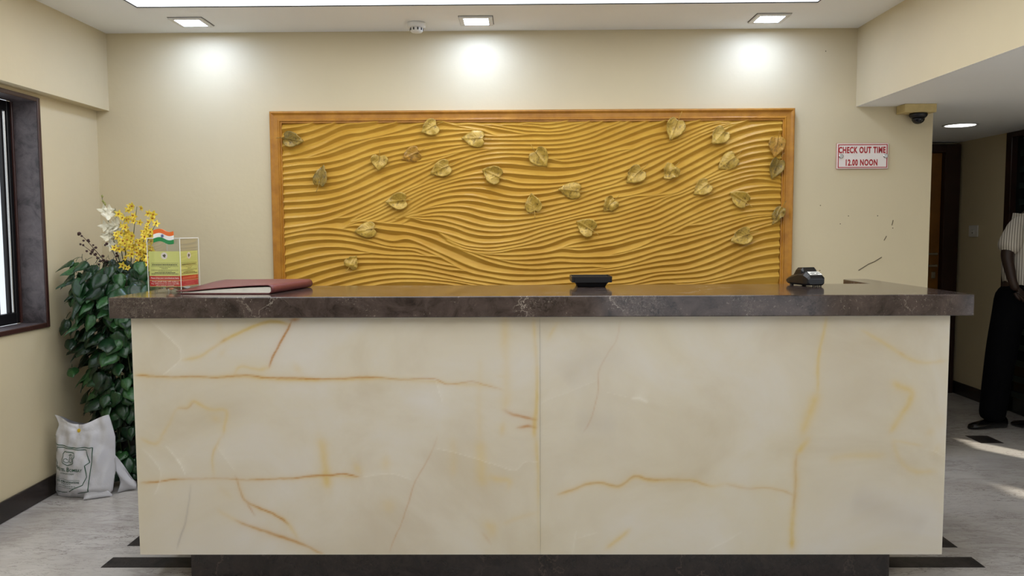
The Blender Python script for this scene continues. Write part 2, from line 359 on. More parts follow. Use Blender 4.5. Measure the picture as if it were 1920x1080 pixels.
# ------------------------------------------------------------------ traced shapes, millimetres in the x,z plane of their own surface
RELIEF_K = 0.40
RELIEF_TXT = """
-1352 1914 -1295 1920 -1224 1932 -1138 1954
-1353 1867 -1265 1884 -1177 1902 -1101 1929 -1039 1947 -1015 1956
-1355 1815 -1226 1845 -1168 1864 -1101 1887 -1044 1914 -987 1934 -892 1943 -764 1954
-1356 1762 -1275 1773 -1203 1794 -1131 1819 -1074 1847 -1016 1872 -959 1886 -893 1892 -822 1913 -750 1933 -665 1953
-1218 1762 -1094 1790 -1018 1818 -960 1840 -894 1853 -799 1871 -727 1889 -644 1912 -587 1932 -542 1938 -431 1955
-1357 1734 -1252 1747 -1171 1753 -1085 1772 -1008 1799 -913 1829 -846 1850 -775 1864 -704 1873 -645 1881 -550 1896 -455 1906 -342 1905 -220 1900 -125 1885
-1358 1699 -1229 1714 -1134 1720 -1038 1736 -962 1757 -895 1785 -838 1805 -752 1826 -645 1842 -551 1860 -446 1869 -380 1878 -305 1886 -182 1869 -31 1869 75 1878 169 1876 263 1883 357 1908 451 1938 498 1954
-1359 1659 -1239 1673 -1144 1682 -1077 1693 -1010 1708 -943 1733 -838 1767 -753 1786 -646 1809 -556 1827 -447 1841 -362 1847 -314 1849 -187 1848 -31 1846 75 1846 169 1846 263 1853 357 1873 452 1903 545 1935 597 1956
-1359 1628 -1231 1639 -1164 1643 -1078 1646 -992 1661 -920 1691 -839 1728 -748 1756 -646 1779 -551 1792 -457 1810 -362 1820 -286 1825 -197 1821 -79 1823 75 1821 216 1823 310 1836 405 1861 499 1903 592 1935 649 1958
-1360 1594 -1255 1598 -1165 1602 -1079 1612 -993 1628 -897 1663 -835 1692 -744 1728 -647 1748 -552 1759 -457 1780 -362 1803 -286 1814 -192 1818
-1362 1545 -1185 1561 -1089 1569 -994 1593 -922 1625 -840 1667 -754 1700 -664 1722 -585 1729 -505 1745 -434 1759 -353 1779 -244 1795 -126 1797 63 1797 145 1797 263 1802 405 1833 499 1865 593 1902 686 1934 747 1957
-1363 1502 -1234 1507 -1129 1516 -1042 1533 -947 1566 -851 1606 -755 1648 -660 1680 -648 1685 -529 1719 -457 1740 -381 1763 -306 1785
-1364 1460 -1235 1467 -1139 1474 -1043 1495 -947 1523 -851 1561 -756 1605 -648 1654 -553 1691 -491 1717 -443 1739
-1365 1409 -1236 1418 -1140 1427 -1044 1453 -948 1488 -862 1527 -780 1568 -649 1624 -553 1668 -486 1700 -401 1731 -315 1753 -220 1781 -126 1792
-1366 1354 -1237 1371 -1141 1387 -1055 1408 -997 1433 -901 1473 -805 1515 -733 1546 -649 1588 -577 1623 -496 1663 -382 1705 -315 1732 -244 1754 -150 1770 -32 1771 58 1768 160 1767 263 1773 358 1792 452 1814 546 1847 686 1902 851 1956
-1050 1384 -997 1404 -901 1442 -805 1487 -748 1517 -649 1567 -578 1597 -496 1642 -382 1679 -316 1704 -245 1727 -150 1744 -32 1751 58 1744 160 1739 263 1743 358 1759 452 1782 546 1809 640 1839 762 1878 823 1889 903 1914 959 1935 1043 1951
-1017 1386 -902 1426 -806 1466 -729 1505 -650 1551 -530 1602 -459 1627 -383 1653 -292 1687 -197 1708 -79 1714 58 1700 159 1692 278 1692 358 1702 499 1742 640 1792 763 1841 857 1861 950 1895 1043 1927 1146 1951
169 1719 263 1722 358 1736 452 1754 546 1781 640 1809
-969 1391 -902 1409 -830 1437 -743 1482 -650 1529 -507 1590 -411 1620 -316 1645 -207 1663 -89 1661 74 1648 216 1643 311 1654 405 1679 499 1710 640 1757 763 1808 904 1849 997 1890 1090 1927 1184 1949
-921 1391 -806 1428 -729 1465 -650 1508 -507 1572 -411 1604 -316 1627 -203 1633 -89 1627 -9 1606 74 1601 192 1603 311 1616 405 1645 499 1679 641 1729 763 1779 857 1807 951 1849 1044 1888 1137 1922 1231 1948
-864 1390 -744 1432 -663 1472 -590 1513 -507 1552 -412 1581 -317 1598 -222 1604 -127 1596 -32 1578 74 1573 216 1582 334 1602 429 1627 547 1657 641 1692 764 1743 904 1803 997 1853 1091 1890 1161 1917 1254 1948
-807 1391 -711 1418 -590 1486 -507 1531 -412 1561 -317 1574 -246 1575 -175 1565 -80 1538 15 1531 74 1538 169 1549 230 1563 339 1574 453 1604 547 1627 641 1652 764 1705 825 1738 904 1779 998 1825 1091 1871 1166 1903 1231 1931 1305 1950
-759 1391 -687 1413 -590 1467 -508 1507 -436 1528 -346 1538 -270 1535 -175 1515 -128 1509 -56 1501 34 1494 117 1501 216 1520 339 1548 453 1578 547 1603 618 1626
-711 1392 -651 1421 -591 1445 -508 1474 -413 1496 -317 1507 -223 1498 -128 1476 -33 1462 38 1461 117 1471 216 1487 311 1507 405 1545 500 1573 641 1607 764 1658 825 1693 905 1740 998 1788 1082 1827 1166 1867 1278 1903 1371 1920 1479 1928
-688 1391 -652 1410 -556 1455 -460 1472 -384 1475 -294 1468 -223 1451 -128 1434 -33 1426 33 1428 116 1435 216 1461 311 1486 405 1514 500 1545 642 1575 765 1616 826 1646 905 1683 999 1732 1092 1780 1162 1810 1232 1838 1302 1863 1395 1883 1480 1891
-652 1400 -580 1424 -485 1445 -389 1448 -294 1437 -223 1415 -152 1400 -57 1396 38 1402 134 1416 216 1437 311 1460 406 1486 481 1509 642 1535 765 1574 906 1646 999 1690 1093 1741 1186 1791 1256 1812 1326 1829 1420 1838 1481 1840
-633 1398 -556 1416 -461 1424 -366 1411 -271 1383 -200 1366 -105 1360 14 1372 134 1395 216 1411 311 1434 434 1469 548 1494 642 1524 765 1534 859 1578 953 1625 1047 1676 1140 1726 1201 1759 1257 1782 1327 1799 1397 1806 1481 1808
-652 1396 -533 1403 -437 1395 -343 1369 -248 1342 -152 1332 -33 1339 134 1373 192 1385 263 1404 358 1427 434 1443 548 1468 642 1494 765 1529 860 1541 977 1596 1047 1636 1127 1680 1229 1733 1257 1745 1327 1763 1402 1772 1482 1772
-652 1393 -557 1389 -462 1374 -367 1350 -295 1323 -224 1309 -129 1306 -10 1320 134 1357 216 1378 320 1404 434 1422 548 1438 642 1466 766 1507 883 1545 982 1592 1057 1624 1122 1654 1188 1680 1235 1697 1328 1721 1403 1733 1483 1735
-1017 1386 -854 1391 -759 1380 -652 1370 -557 1351 -462 1331 -367 1305 -296 1281 -224 1267 -129 1268 -10 1286 134 1333 216 1352 325 1380 434 1396 548 1414 642 1444 766 1481 836 1519 907 1540 991 1577 1085 1619 1165 1649 1235 1675 1329 1690 1404 1696 1484 1692
-481 1312 -386 1279 -320 1255 -248 1244 -177 1242 -81 1253 14 1270 134 1309 216 1333 325 1358 434 1374 548 1390 643 1415 766 1458 837 1495 931 1531 1029 1577 1095 1605 1188 1633 1282 1660 1404 1664 1484 1650
-477 1310 -386 1267 -320 1240 -248 1228 -153 1223 -58 1237 61 1262 134 1281 216 1304 325 1332 434 1345 548 1364 643 1390 766 1425 860 1467 978 1521 1072 1563 1165 1600 1236 1623 1329 1641 1409 1643 1485 1622
-424 1281 -368 1245 -291 1217 -225 1210 -120 1213 -34 1229 134 1250 216 1278 287 1303 359 1311 434 1318 548 1336 643 1362 767 1392 861 1434 955 1485 1049 1521 1166 1574 1236 1600 1306 1620 1377 1618 1486 1594
-344 1236 -249 1208 -177 1202 -34 1198 73 1203 135 1210 216 1228 287 1257 359 1273 454 1289 548 1308 643 1333 767 1359 861 1405 955 1452 1049 1499 1143 1525 1213 1550 1307 1571 1387 1579 1486 1574
192 1223 287 1238 406 1249 549 1274 643 1302 767 1333 909 1391 1003 1433 1097 1475 1181 1509 1298 1545 1378 1556 1486 1556
-301 1221 -225 1197 -130 1175 -10 1171 134 1180 216 1188 311 1184 406 1184 549 1194 644 1217 768 1250 862 1273 1004 1310 1122 1343 1216 1375 1310 1401 1442 1415 1475 1417
240 1223 359 1223 454 1237 549 1252 643 1278 767 1308 862 1342 1003 1405 1097 1442 1191 1479 1304 1505 1379 1510 1487 1513
501 1210 573 1210 667 1236 767 1280 862 1316 956 1362 1074 1409 1168 1444 1238 1463 1379 1477 1488 1480
942 1345 1051 1371 1145 1404 1239 1427 1333 1441 1441 1446 1488 1447
815 1287 957 1318 1051 1344 1145 1372 1239 1399 1333 1416 1442 1420 1489 1420
-149 1173 -34 1151 61 1145 133 1150 216 1159 311 1154 454 1153 549 1158 668 1184 768 1216 910 1254 1052 1296 1122 1314 1216 1349 1310 1380 1428 1400 1489 1410
-1017 1380 -950 1374 -893 1364 -812 1351 -712 1337 -653 1332 -558 1310 -496 1291 -439 1267 -368 1240 -273 1197 -177 1159 -82 1134 37 1119 133 1119 216 1123 359 1128 502 1131
359 1104 478 1118 549 1127 668 1155 768 1188 863 1202 1005 1239 1146 1291 1240 1323 1302 1344 1428 1379 1490 1393
-1367 1319 -1238 1344 -1122 1358 -1037 1351 -927 1331 -832 1304 -713 1280 -653 1292 -593 1275 -511 1236 -416 1193 -345 1159 -249 1121 -154 1101 -35 1089 133 1088 264 1100 383 1104 478 1106 549 1113 668 1136 768 1157 958 1189 1100 1239 1203 1286 1307 1325 1429 1363 1490 1374
-1368 1296 -1238 1321 -1142 1326 -1047 1322 -951 1307 -856 1283 -761 1254 -654 1246 -582 1239 -511 1212 -416 1164 -345 1121 -273 1094 -178 1075 -59 1055 61 1055 133 1057 264 1071 383 1080 511 1086 597 1098 668 1112 769 1130 959 1155 1100 1205 1204 1252 1321 1299 1382 1318 1491 1334
-1369 1252 -1239 1280 -1143 1289 -1047 1289 -952 1276 -833 1252 -714 1232 -594 1222 -516 1197
-1371 1193 -1264 1221 -1168 1242 -1072 1248 -977 1241 -881 1219 -762 1204 -594 1199 -511 1186 -454 1167
-1372 1142 -1242 1175 -1145 1196 -1049 1208 -906 1205 -843 1200
-1373 1097 -1243 1134 -1146 1158 -1050 1177 -987 1182 -925 1186 -762 1183 -655 1178 -559 1172 -464 1150 -354 1117
-1375 1039 -1268 1070 -1171 1101 -1075 1127 -993 1145 -926 1155 -811 1156 -655 1153 -560 1146 -440 1121 -302 1093
-1376 986 -1202 1038 -1100 1072 -1004 1095 -907 1114 -787 1125 -656 1126 -560 1117 -441 1095 -321 1068 -178 1044 -35 1026 73 1026 216 1033 407 1046 512 1053 597 1065 769 1097 959 1116 1077 1153 1195 1200 1313 1252 1383 1278 1492 1294
-1246 986 -1106 1026 -1004 1054 -908 1076 -788 1094 -656 1098 -537 1086 -417 1064 -298 1042 -226 1030 -35 1000 73 1000 311 1013 502 1029 645 1043 769 1078 959 1093 1078 1115 1196 1162 1290 1205 1384 1230 1492 1246
-1102 985 -971 1028 -860 1051 -764 1065 -656 1070 -537 1064 -465 1055 -370 1044 -298 1030 -178 1001 72 966 359 989 597 1017 769 1052 912 1062 1054 1075 1173 1115 1290 1162 1385 1188 1493 1204
-958 994 -822 1030 -717 1044 -596 1046 -489 1039 -394 1028 -274 996 72 933 455 965 645 1009 770 1031 912 1036 1031 1044 1150 1072 1268 1110 1362 1133 1494 1151
865 1009 1007 1030 1102 1043 1244 1076 1363 1100 1495 1116
960 991 1103 1028 1221 1043 1340 1059 1496 1071
-441 1951 -314 1917 -191 1901
-361 1951 -219 1926 -78 1899 63 1876
-219 1950 -125 1925 -31 1908 110 1893 169 1892 263 1904 339 1927 423 1957
-125 1949 -31 1929 110 1919 146 1912 240 1921 310 1936 376 1957
-7 1950 63 1940 75 1937 169 1935 263 1948 301 1957
"""
VEIN_TXT = """
o 5.9 0.75 -1438 802 -1354 808 -1243 807 -1137 800 -1044 799 -937 794 -871 795 -734 794 -557 796 -447 789 -333 789 -302 775 -271 767 -183 779 -139 766 -69 752
y 17.6 0.55 -1438 806 -1287 805 -1110 800 -933 791 -734 790 -535 792 -403 785 -271 771 -139 766 -60 748
o 7.8 0.90 -852 1008 -890 928 -908 893 -927 858 -936 831
o 15.7 0.80 -857 1012 -839 1014 -821 1017
y 15.7 0.70 -862 995 -927 1004 -1016 971 -1092 940 -1151 907 -1196 885 -1271 872
o 9.8 0.60 -1119 929 -1092 942
y 27.4 0.35 -1121 1013 -1118 965
y 27.4 0.40 -1098 902 -1125 871
y 15.7 0.60 -1353 572 -1320 630 -1291 684 -1256 689 -1228 711 -1167 675 -1105 666 -1111 607 -1117 571
o 7.8 0.50 -1291 689 -1256 686 -1228 709
y 31.3 0.40 -1168 653 -1124 625
y 15.7 0.45 -1066 804 -1038 831 -976 822 -932 831
y 31.3 0.25 -843 848 -822 813
w 5.9 0.70 -1373 1010 -1325 970 -1287 932 -1272 912 -1273 876 -1303 845 -1335 819
o 5.9 0.80 -1442 400 -1359 401 -1272 407 -1150 411 -1068 410 -971 410 -875 413 -802 424 -724 432 -675 438 -608 426
y 15.7 0.40 -1442 399 -1272 406 -1068 410 -875 413 -724 431 -608 426
y 13.7 0.75 -1126 571 -1136 552 -1153 498 -1150 415
o 7.8 0.85 -1068 424 -1059 405 -1050 365 -1027 326 -936 276 -879 236
y 19.6 0.50 -1059 405 -1027 326 -936 276 -879 236 -846 182
o 6.8 0.80 -1027 326 -999 271
o 9.8 0.75 -1073 256 -1001 226 -953 207 -842 167 -755 122
y 17.6 0.45 -1149 296 -1073 256 -953 207 -842 167 -755 122
w 5.9 0.90 -1335 542 -1316 513 -1293 479 -1275 444 -1266 425
w 9.8 0.90 -1300 488 -1286 471
w 3.9 0.50 -1141 542 -1100 488 -1067 444
g 7.8 0.35 -1248 385 -1261 301 -1278 217 -1306 132
y 43.0 0.50 -750 571 -742 497 -739 434 -730 375
y 19.6 0.60 -1430 572 -1378 550 -1343 572
w 5.9 0.60 -1422 528 -1367 444 -1390 351
y 27.4 0.35 -1137 385 -1080 336
y 39.1 0.45 -54 1018 -55 917 -51 739 -56 672
o 11.7 0.60 -60 677 -29 661 19 648 63 636
o 11.7 0.55 -8 610 37 612 63 603
y 23.5 0.50 -56 637 -65 583
y 27.4 0.30 -154 873 -152 762 -149 569
y 11.7 0.50 59 837 59 569
o 5.9 0.40 -317 570 -337 506 -366 443 -406 364 -446 256 -497 127
w 3.9 0.50 -324 785 -307 731 -294 686
y 50.9 0.50 -149 569 -150 472 -141 384
y 35.2 0.35 -259 570 -256 413
y 27.4 0.50 -121 428 -83 413 -44 408 -49 374
y 43.0 0.45 -137 256 -108 216 -133 186
y 19.6 0.50 -65 243 -2 270 61 285
o 9.8 0.40 -147 211 -113 161
y 15.7 0.40 62 569 63 127
w 4.9 0.50 -327 521 -241 506 -145 484 -73 464 -20 450 18 481 61 481
w 4.9 0.50 -598 424 -501 431 -406 399
y 35.2 0.35 -626 487 -603 433
y 35.2 0.25 -505 507 -506 443
y 58.7 0.25 -517 335 -485 276
o 5.9 0.25 365 1012 348 938 318 885 287 818 283 739 257 649 226 582
w 3.9 0.35 310 743 397 723
w 13.7 0.90 415 718 441 714 470 703
w 3.9 0.30 72 699 178 743 274 783
y 15.7 0.50 55 1005 64 828 54 569
y 15.7 0.40 138 1004 103 934
y 15.7 0.35 -95 802 -51 802
o 7.8 0.45 131 351 189 369 237 388 295 393 357 381 390 393 429 417 477 407 548 410 644 405 707 383
y 19.6 0.55 131 349 189 368 237 388 295 393 357 379 390 393 429 415 477 405 548 407 644 405 707 385 764 390 842 368
o 7.8 0.50 764 390 842 367 904 372 971 365 1014 348
y 17.6 0.50 842 368 904 372 971 365 1014 350
y 19.6 0.50 315 136 353 161 382 181 411 211
w 7.8 0.40 189 126 204 206
w 5.9 0.40 204 176 281 196
w 7.8 0.40 700 136 767 171 815 200
y 13.7 0.50 1126 1014 1111 944 1095 856 1097 781 1098 736
y 43.0 0.55 1098 736 1069 648 1036 567
y 27.4 0.70 1076 567 1044 538 1021 494
o 9.8 0.50 1025 509 1022 446 1021 348 1015 294
y 27.4 0.65 1021 494 1023 372 1016 274 1019 136
y 17.6 0.55 1245 965 1333 921 1399 881 1452 855 1509 844 1573 852
o 5.9 0.40 1390 888 1412 877
y 27.4 0.60 1363 771 1403 753 1443 736 1439 700 1406 647 1369 575
y 19.6 0.80 1443 731 1435 696
y 25.4 0.55 1380 552 1396 503 1426 464 1474 440 1555 445
y 13.7 0.40 1380 550 1499 537
y 27.4 0.55 1513 580 1539 602
y 78.3 0.45 1542 547 1566 523
y 39.1 0.30 1554 669 1556 602
w 4.9 0.50 1509 527 1543 518 1572 503
y 31.3 0.30 1135 484 1244 492 1363 494
g 117.4 0.12 156 783 243 850 396 893
g 117.4 0.12 191 627 354 613
g 117.4 0.14 1225 323 1417 274 1514 225
"""

# ------------------------------------------------------------------ the room
DW, ZC, XL, XR, XBL, XBR, ZB = 4.6015, 2.4558, -2.4074, 3.5272, -2.3338, 1.891, 2.022
YR, YEND = -3.2, 6.51          # open front of the lobby behind the camera, end of the side passage

fl = link('floor', boxes('floor', [(-2.75, 3.75, -6, 6.75, -.1, 0)], M['floor']))
tag(fl, 'white marble floor with grey veins and black stone inlays', 'floor', kind='structure')
for (x0, x1, y0, y1) in [(-1.685, -1.275, 3.107, 3.206), (1.408, 1.834, 3.107, 3.206), (-1.687, -1.567, 3.327, 3.447), (1.713, 1.833, 3.307, 3.427), (2.866, 3.006, 4.95, 5.13)]:
    link('floor_inlay', boxes('floor_inlay', [(x0, x1, y0, y1, -.004, .0015)], M['inlay']), parent=fl)

tag(link('wall_back', boxes('wall_back', [(-2.75, 2.325, DW, DW + .16, 0, ZC + .1)], M['wall'])), 'beige painted wall behind the reception counter', 'wall', kind='structure')
# left wall with the window opening
WY0, WY1, WZ0, WZ1 = 1.95, 4.045, .862, 2.008
tag(link('wall_left', boxes('wall_left', [(XL - .16, XL, YR, WY0, 0, ZC + .1), (XL - .16, XL, WY1, DW, 0, ZC + .1), (XL - .16, XL, WY0, WY1, 0, WZ0), (XL - .16, XL, WY0, WY1, WZ1, ZC + .1)], M['wall'])),
    'beige painted side wall with the granite framed window', 'wall', kind='structure')
tag(link('trim_1', boxes('trim_1', [(XL + .0005, XBL, YR, DW - .0005, 2.0244, ZC + .05)], M['wall'])), 'shallow beige beam running along the wall above the window', 'beam', kind='structure')
# ceiling with the luminous panel opening
PX0, PX1, PY0, PY1 = -1.912, 1.478, .55, 4.085
tag(link('ceiling', boxes('ceiling', [(-2.75, PX0, YR, DW + .1, ZC, ZC + .12), (PX1, XBR + .1, YR, DW + .1, ZC, ZC + .12), (PX0, PX1, YR, PY0, ZC, ZC + .12), (PX0, PX1, PY1, DW + .1, ZC, ZC + .12)], M['ceil'])),
    'off-white ceiling over the reception area', 'ceiling', kind='structure')
# lower ceiling of the side passage: its inner face is the deep beam on the right
lowc = tag(link('trim_2', boxes('trim_2', [(XBR, 3.75, YR, DW - .0005, ZB, ZC + .3), (2.3255, 3.75, DW - .0005, 6.75, ZB, ZC + .3)], M['wall'])), 'deep beige beam and lowered ceiling over the side passage', 'beam', kind='structure')
lowc.data.materials.append(M['ceil'])
for f in lowc.data.polygons:
    if f.normal.z < -.5: f.material_index = 1
# side wall of the passage, with the glazed door near the person and two sun slots out of view
SL = [(2.55, 2.80, 1.35, 1.90), (3.80, 4.10, .62, 1.25)]     # two small openings towards the sun, out of view
EN = (-.6, 2.05)      # unseen entrance opening beside the camera, added to brighten the right floor
rw = [(XR, XR + .03, YR, EN[0], 0, ZB), (XR, XR + .03, EN[1], SL[0][0], 0, ZB), (XR, XR + .03, SL[0][1], SL[1][0], 0, ZB), (XR, XR + .03, SL[1][1], 4.86, 0, ZB), (XR, XR + .2, 5.905, YEND + .2, 0, ZB), (XR + .1, XR + .2, 4.86, 5.905, 0, ZB)]
rw += [(XR, XR + .03, a, b, 0, c) for a, b, c, d in SL] + [(XR, XR + .03, a, b, d, ZB) for a, b, c, d in SL]
tag(link('wall_right', boxes('wall_right', rw, M['wall'])), 'shaded beige wall of the side passage with a light switch', 'wall', kind='structure')
tag(link('wall_front', boxes('wall_front', [(-2.75, .9, YR - .12, YR, 0, ZC + .1), (3.45, 3.75, YR - .12, YR, 0, ZC + .1), (.9, 3.45, YR - .12, YR, 2.02, ZC + .1)], M['wall'])), 'unseen beige wall opposite the counter, its opening shaped to light the right side', 'wall', kind='structure')  # added behind the camera to cut frontal fill and admit sky at right
tag(link('wall_end', boxes('wall_end', [(2.12, 2.50, YEND, YEND + .2, 0, ZB), (2.50, XR, YEND + .08, YEND + .2, 0, ZB)], M['wall'])), 'end wall of the side passage behind the wooden door', 'wall', kind='structure')
tag(link('wall_passage', boxes('wall_passage', [(2.165, 2.325, DW + .16, YEND, 0, ZB)], M['wall'])), 'inner wall of the side passage behind the reception', 'wall', kind='structure')

tag(link('baseboard_left', boxes('baseboard_left', [(XL, XL + .014, YR, DW - .014, 0, .098)], M['dark'], .003)), 'black granite skirting under the window wall', 'baseboard', kind='structure')
tag(link('baseboard_back', boxes('baseboard_back', [(XL + .014, 2.325, DW - .014, DW, 0, .098)], M['dark'], .003)), 'black granite skirting along the wall behind the counter', 'baseboard', kind='structure')
tag(link('baseboard_right', boxes('baseboard_right', [(XR - .014, XR, 5.98, YEND, 0, .10)], M['dark'], .003)), 'black skirting in the side passage', 'baseboard', kind='structure')

# window in the left wall: granite lining, black sliding frame, panes
win = tag(bpy.data.objects.new('window_1', None), 'window with brown granite lining and black metal frame', 'window', kind='structure'); COL.objects.link(win); win.location = (XL, 3.0, WZ0)
def wpart(name, bl, mat, bevel=.002):
    o = link(name, boxes(name, [(a - XL, b - XL, c - 3.0, d - 3.0, e - WZ0, g - WZ0) for a, b, c, d, e, g in bl], mat, bevel), parent=win); return o
wpart('granite_jamb', [(XL - .125, XL + .002, WY1 - .02, WY1, WZ0 + .0, WZ1)], M['wgran'])
wpart('granite_jamb', [(XL - .125, XL + .002, WY0, WY0 + .02, WZ0, WZ1)], M['wgran'])
wpart('window_sill', [(XL - .125, XL + .002, WY0 + .02, WY1 - .02, WZ0, WZ0 + .02)], M['wgran'])
wpart('granite_lintel', [(XL - .125, XL + .002, WY0 + .02, WY1 - .02, WZ1 - .02, WZ1)], M['wgran'])
for bl in ([(XL + .002, XL + .010, WY1 - .022, WY1 + .002, WZ0 - .004, WZ1)], [(XL + .002, XL + .010, WY0, WY1 - .022, WZ0 - .004, WZ0 + .021)], [(XL + .002, XL + .010, WY0, WY1 - .022, WZ1 - .021, WZ1)]):
    wpart('polished_edge', bl, M['redwood'], .003)
wpart('inner_edge', [(XL - .128, XL - .116, WY1 - .03, WY1 - .02, WZ0 + .02, WZ1 - .02)], M['redwood'])
fy0, fy1, fz0, fz1 = WY0 + .02, WY1 - .02, WZ0 + .02, WZ1 - .02
wpart('window_frame', [(XL - .155, XL - .128, fy1 - .030, fy1, fz0, fz1), (XL - .155, XL - .128, fy0, fy0 + .030, fz0, fz1), (XL - .155, XL - .128, fy0 + .030, fy1 - .030, fz0, fz0 + .055), (XL - .155, XL - .128, fy0 + .030, fy1 - .030, fz1 - .05, fz1)], M['blackm'])
wpart('sash_stile', [(XL - .150, XL - .136, fy1 - .038, fy1 - .033, fz0 + .055, fz1 - .05)], M['chrome'])
wpart('sash_stile', [(XL - .150, XL - .132, fy1 - .078, fy1 - .058, fz0 + .055, fz1 - .05)], M['blackm'])
for i in range(9):
    y = fy1 - .115 - i * .11
    wpart('grille_bar', [(XL - .159, XL - .153, y - .012, y, fz0 - .0, fz1)], M['blackm'])
wpart('window_pane', [(XL - .144, XL - .141, fy0 + .03, fy1 - .038, fz0 + .055, fz1 - .05)], M['glass'], 0)

# wooden door at the end of the passage
dr = tag(bpy.data.objects.new('door_1', None), 'dark framed wooden door with steel lever handles at the end of the passage', 'door', kind='structure'); COL.objects.link(dr); dr.location = (3.0, YEND, 0)
def dpart(name, bl, mat, bevel=.003, root=dr, org=(3.0, YEND, 0), smooth=False):
    return link(name, boxes(name, [(a - org[0], b - org[0], c - org[1], d - org[1], e - org[2], g - org[2]) for a, b, c, d, e, g in bl], mat, bevel), parent=root)
dpart('door_jamb', [(3.385, XR - .02, YEND - .03, YEND + .08, 0, ZB - .02)], M['dwood'])
dpart('door_jamb', [(2.50, 2.60, YEND - .03, YEND + .08, 0, ZB - .02)], M['dwood'])
dpart('door_head', [(2.60, 3.385, YEND - .03, YEND + .08, ZB - .085, ZB - .02)], M['dwood'])
leafd = dpart('door_leaf', [(3.30, 3.384, YEND + .02, YEND + .06, .003, ZB - .086), (2.602, 2.70, YEND + .02, YEND + .06, .003, ZB - .086), (2.70, 3.30, YEND + .02, YEND + .06, 1.80, ZB - .086), (2.70, 3.30, YEND + .02, YEND + .06, .003, .25)], M['owood'])
dpart('door_panel', [(2.70, 3.30, YEND + .035, YEND + .05, .25, 1.80)], M['gglass'])
for z, ln in ((1.13, .12), (1.035, .14)):
    h = dpart('door_handle', [(3.335 - ln, 3.345, YEND - .045, YEND - .03, z - .008, z + .008), (3.33, 3.35, YEND - .032, YEND + .02, z - .01, z + .01)], M['chrome'])
dpart('lock_plate', [(3.325, 3.358, YEND + .012, YEND + .02, .93, .985)], M['chrome'])

# glazed door in the side wall beside the person
d2 = tag(bpy.data.objects.new('door_2', None), 'dark green glazed door in a brown wooden frame beside the standing person', 'door', kind='structure'); COL.objects.link(d2); d2.location = (XR, 5.4, 0)
o2 = (XR, 5.4, 0)
dpart('door_jamb', [(XR - .012, XR + .07, 5.835, 5.905, 0, ZB - .002)], M['owood'] if False else M['dwood'], root=d2, org=o2)
dpart('door_jamb', [(XR - .012, XR + .07, 4.86, 4.93, 0, ZB - .002)], M['dwood'], root=d2, org=o2)
dpart('door_head', [(XR - .012, XR + .07, 4.93, 5.835, ZB - .04, ZB - .002)], M['dwood'], root=d2, org=o2)
dpart('glass_leaf', [(XR + .03, XR + .045, 4.93, 5.835, .004, ZB - .04)], M['gglass'], root=d2, org=o2)
for i in range(16):
    dpart('glass_band', [(XR + .024, XR + .031, 4.98, 5.79, .12 + i * .115, .16 + i * .115)], simple('green_band', (24, 40, 36), .5) if i == 0 else bpy.data.materials['green_band'], .001, d2, o2)

# luminous ceiling panel
lp = thing('ceiling_light_panel', 'large white glowing panel set in the ceiling', 'light panel', loc=(0, 2.3, ZC))
link('diffuser', boxes('diffuser', [(PX0 + .004, PX1 - .004, PY0 + .004 - 2.3, PY1 - .004 - 2.3, .004, .02)], M['panelw']), parent=lp)
link('trim_frame', boxes('trim_frame', [(PX0, PX0 + .004, PY0 - 2.3, PY1 - 2.3, -.001, .03), (PX1 - .004, PX1, PY0 - 2.3, PY1 - 2.3, -.001, .03), (PX0 + .004, PX1 - .004, PY0 - 2.3, PY0 + .004 - 2.3, -.001, .03), (PX0 + .004, PX1 - .004, PY1 - .004 - 2.3, PY1 - 2.3, -.001, .03)], M['darkslot']), parent=lp)

# three square downlights washing the wall
for x, y, lab in ((-1.75, 4.355, 'square downlight in the ceiling nearest the window wall'), (-.23, 4.37, 'square downlight in the ceiling beside the smoke detector'), (1.325, 4.365, 'square downlight in the ceiling nearest the passage beam')):
    t = thing('downlight', lab, 'downlight', 'square downlights along the wall', (x, y, ZC))
    s, i = .088, .064
    link('shadow_gap', boxes('shadow_gap', [(-s - .003, s + .003, -s - .003, s + .003, -.0012, -.0002)], M['darkslot']), parent=t)
    link('lamp_frame', boxes('lamp_frame', [(-s, -i, -s, s, -.010, -.0012), (i, s, -s, s, -.010, -.0012), (-i, i, -s, -i, -.010, -.0012), (-i, i, i, s, -.010, -.0012)], M['white'], .001), parent=t)
    link('diffuser', boxes('diffuser', [(-i, i, -i, i, -.008, -.0015)], M['lampw']), parent=t)

# round lamp in the passage ceiling
t = thing('round_downlight', 'round lit downlight in the low passage ceiling', 'downlight', loc=(2.925, 5.43, ZB))
link('rim', lathe('rim', [(.10, -.0002), (.11, -.004), (.10, -.008), (.092, -.006), (.092, -.0002)], 36, M['white']), parent=t, smooth=True)
link('lens', lathe('lens', [(.0915, -.0005), (.0915, -.005), (.05, -.006), (.001, -.006)], 36, M['lamps']), parent=t)

# smoke detector
t = thing('smoke_detector', 'small white round smoke detector on the ceiling', 'smoke detector', loc=(-.556, 4.42, ZC))
link('base', lathe('base', [(.048, -.0002), (.05, -.006), (.05, -.022), (.046, -.027), (.02, -.027)], 36, M['white']), parent=t, smooth=True)
link('sensor_cap', lathe('sensor_cap', [(.036, -.027), (.034, -.044), (.028, -.05), (.001, -.052)], 36, M['white']), parent=t, smooth=True)
for i in range(10):
    a = 2 * math.pi * i / 10
    o = link('vent_slot', boxes('vent_slot', [(-.0035, .0035, -.0015, .0015, -.042, -.029)], M['darkslot']), parent=t); o.location = (.0352 * math.cos(a), .0352 * math.sin(a), 0); o.rotation_euler.z = a + math.pi / 2

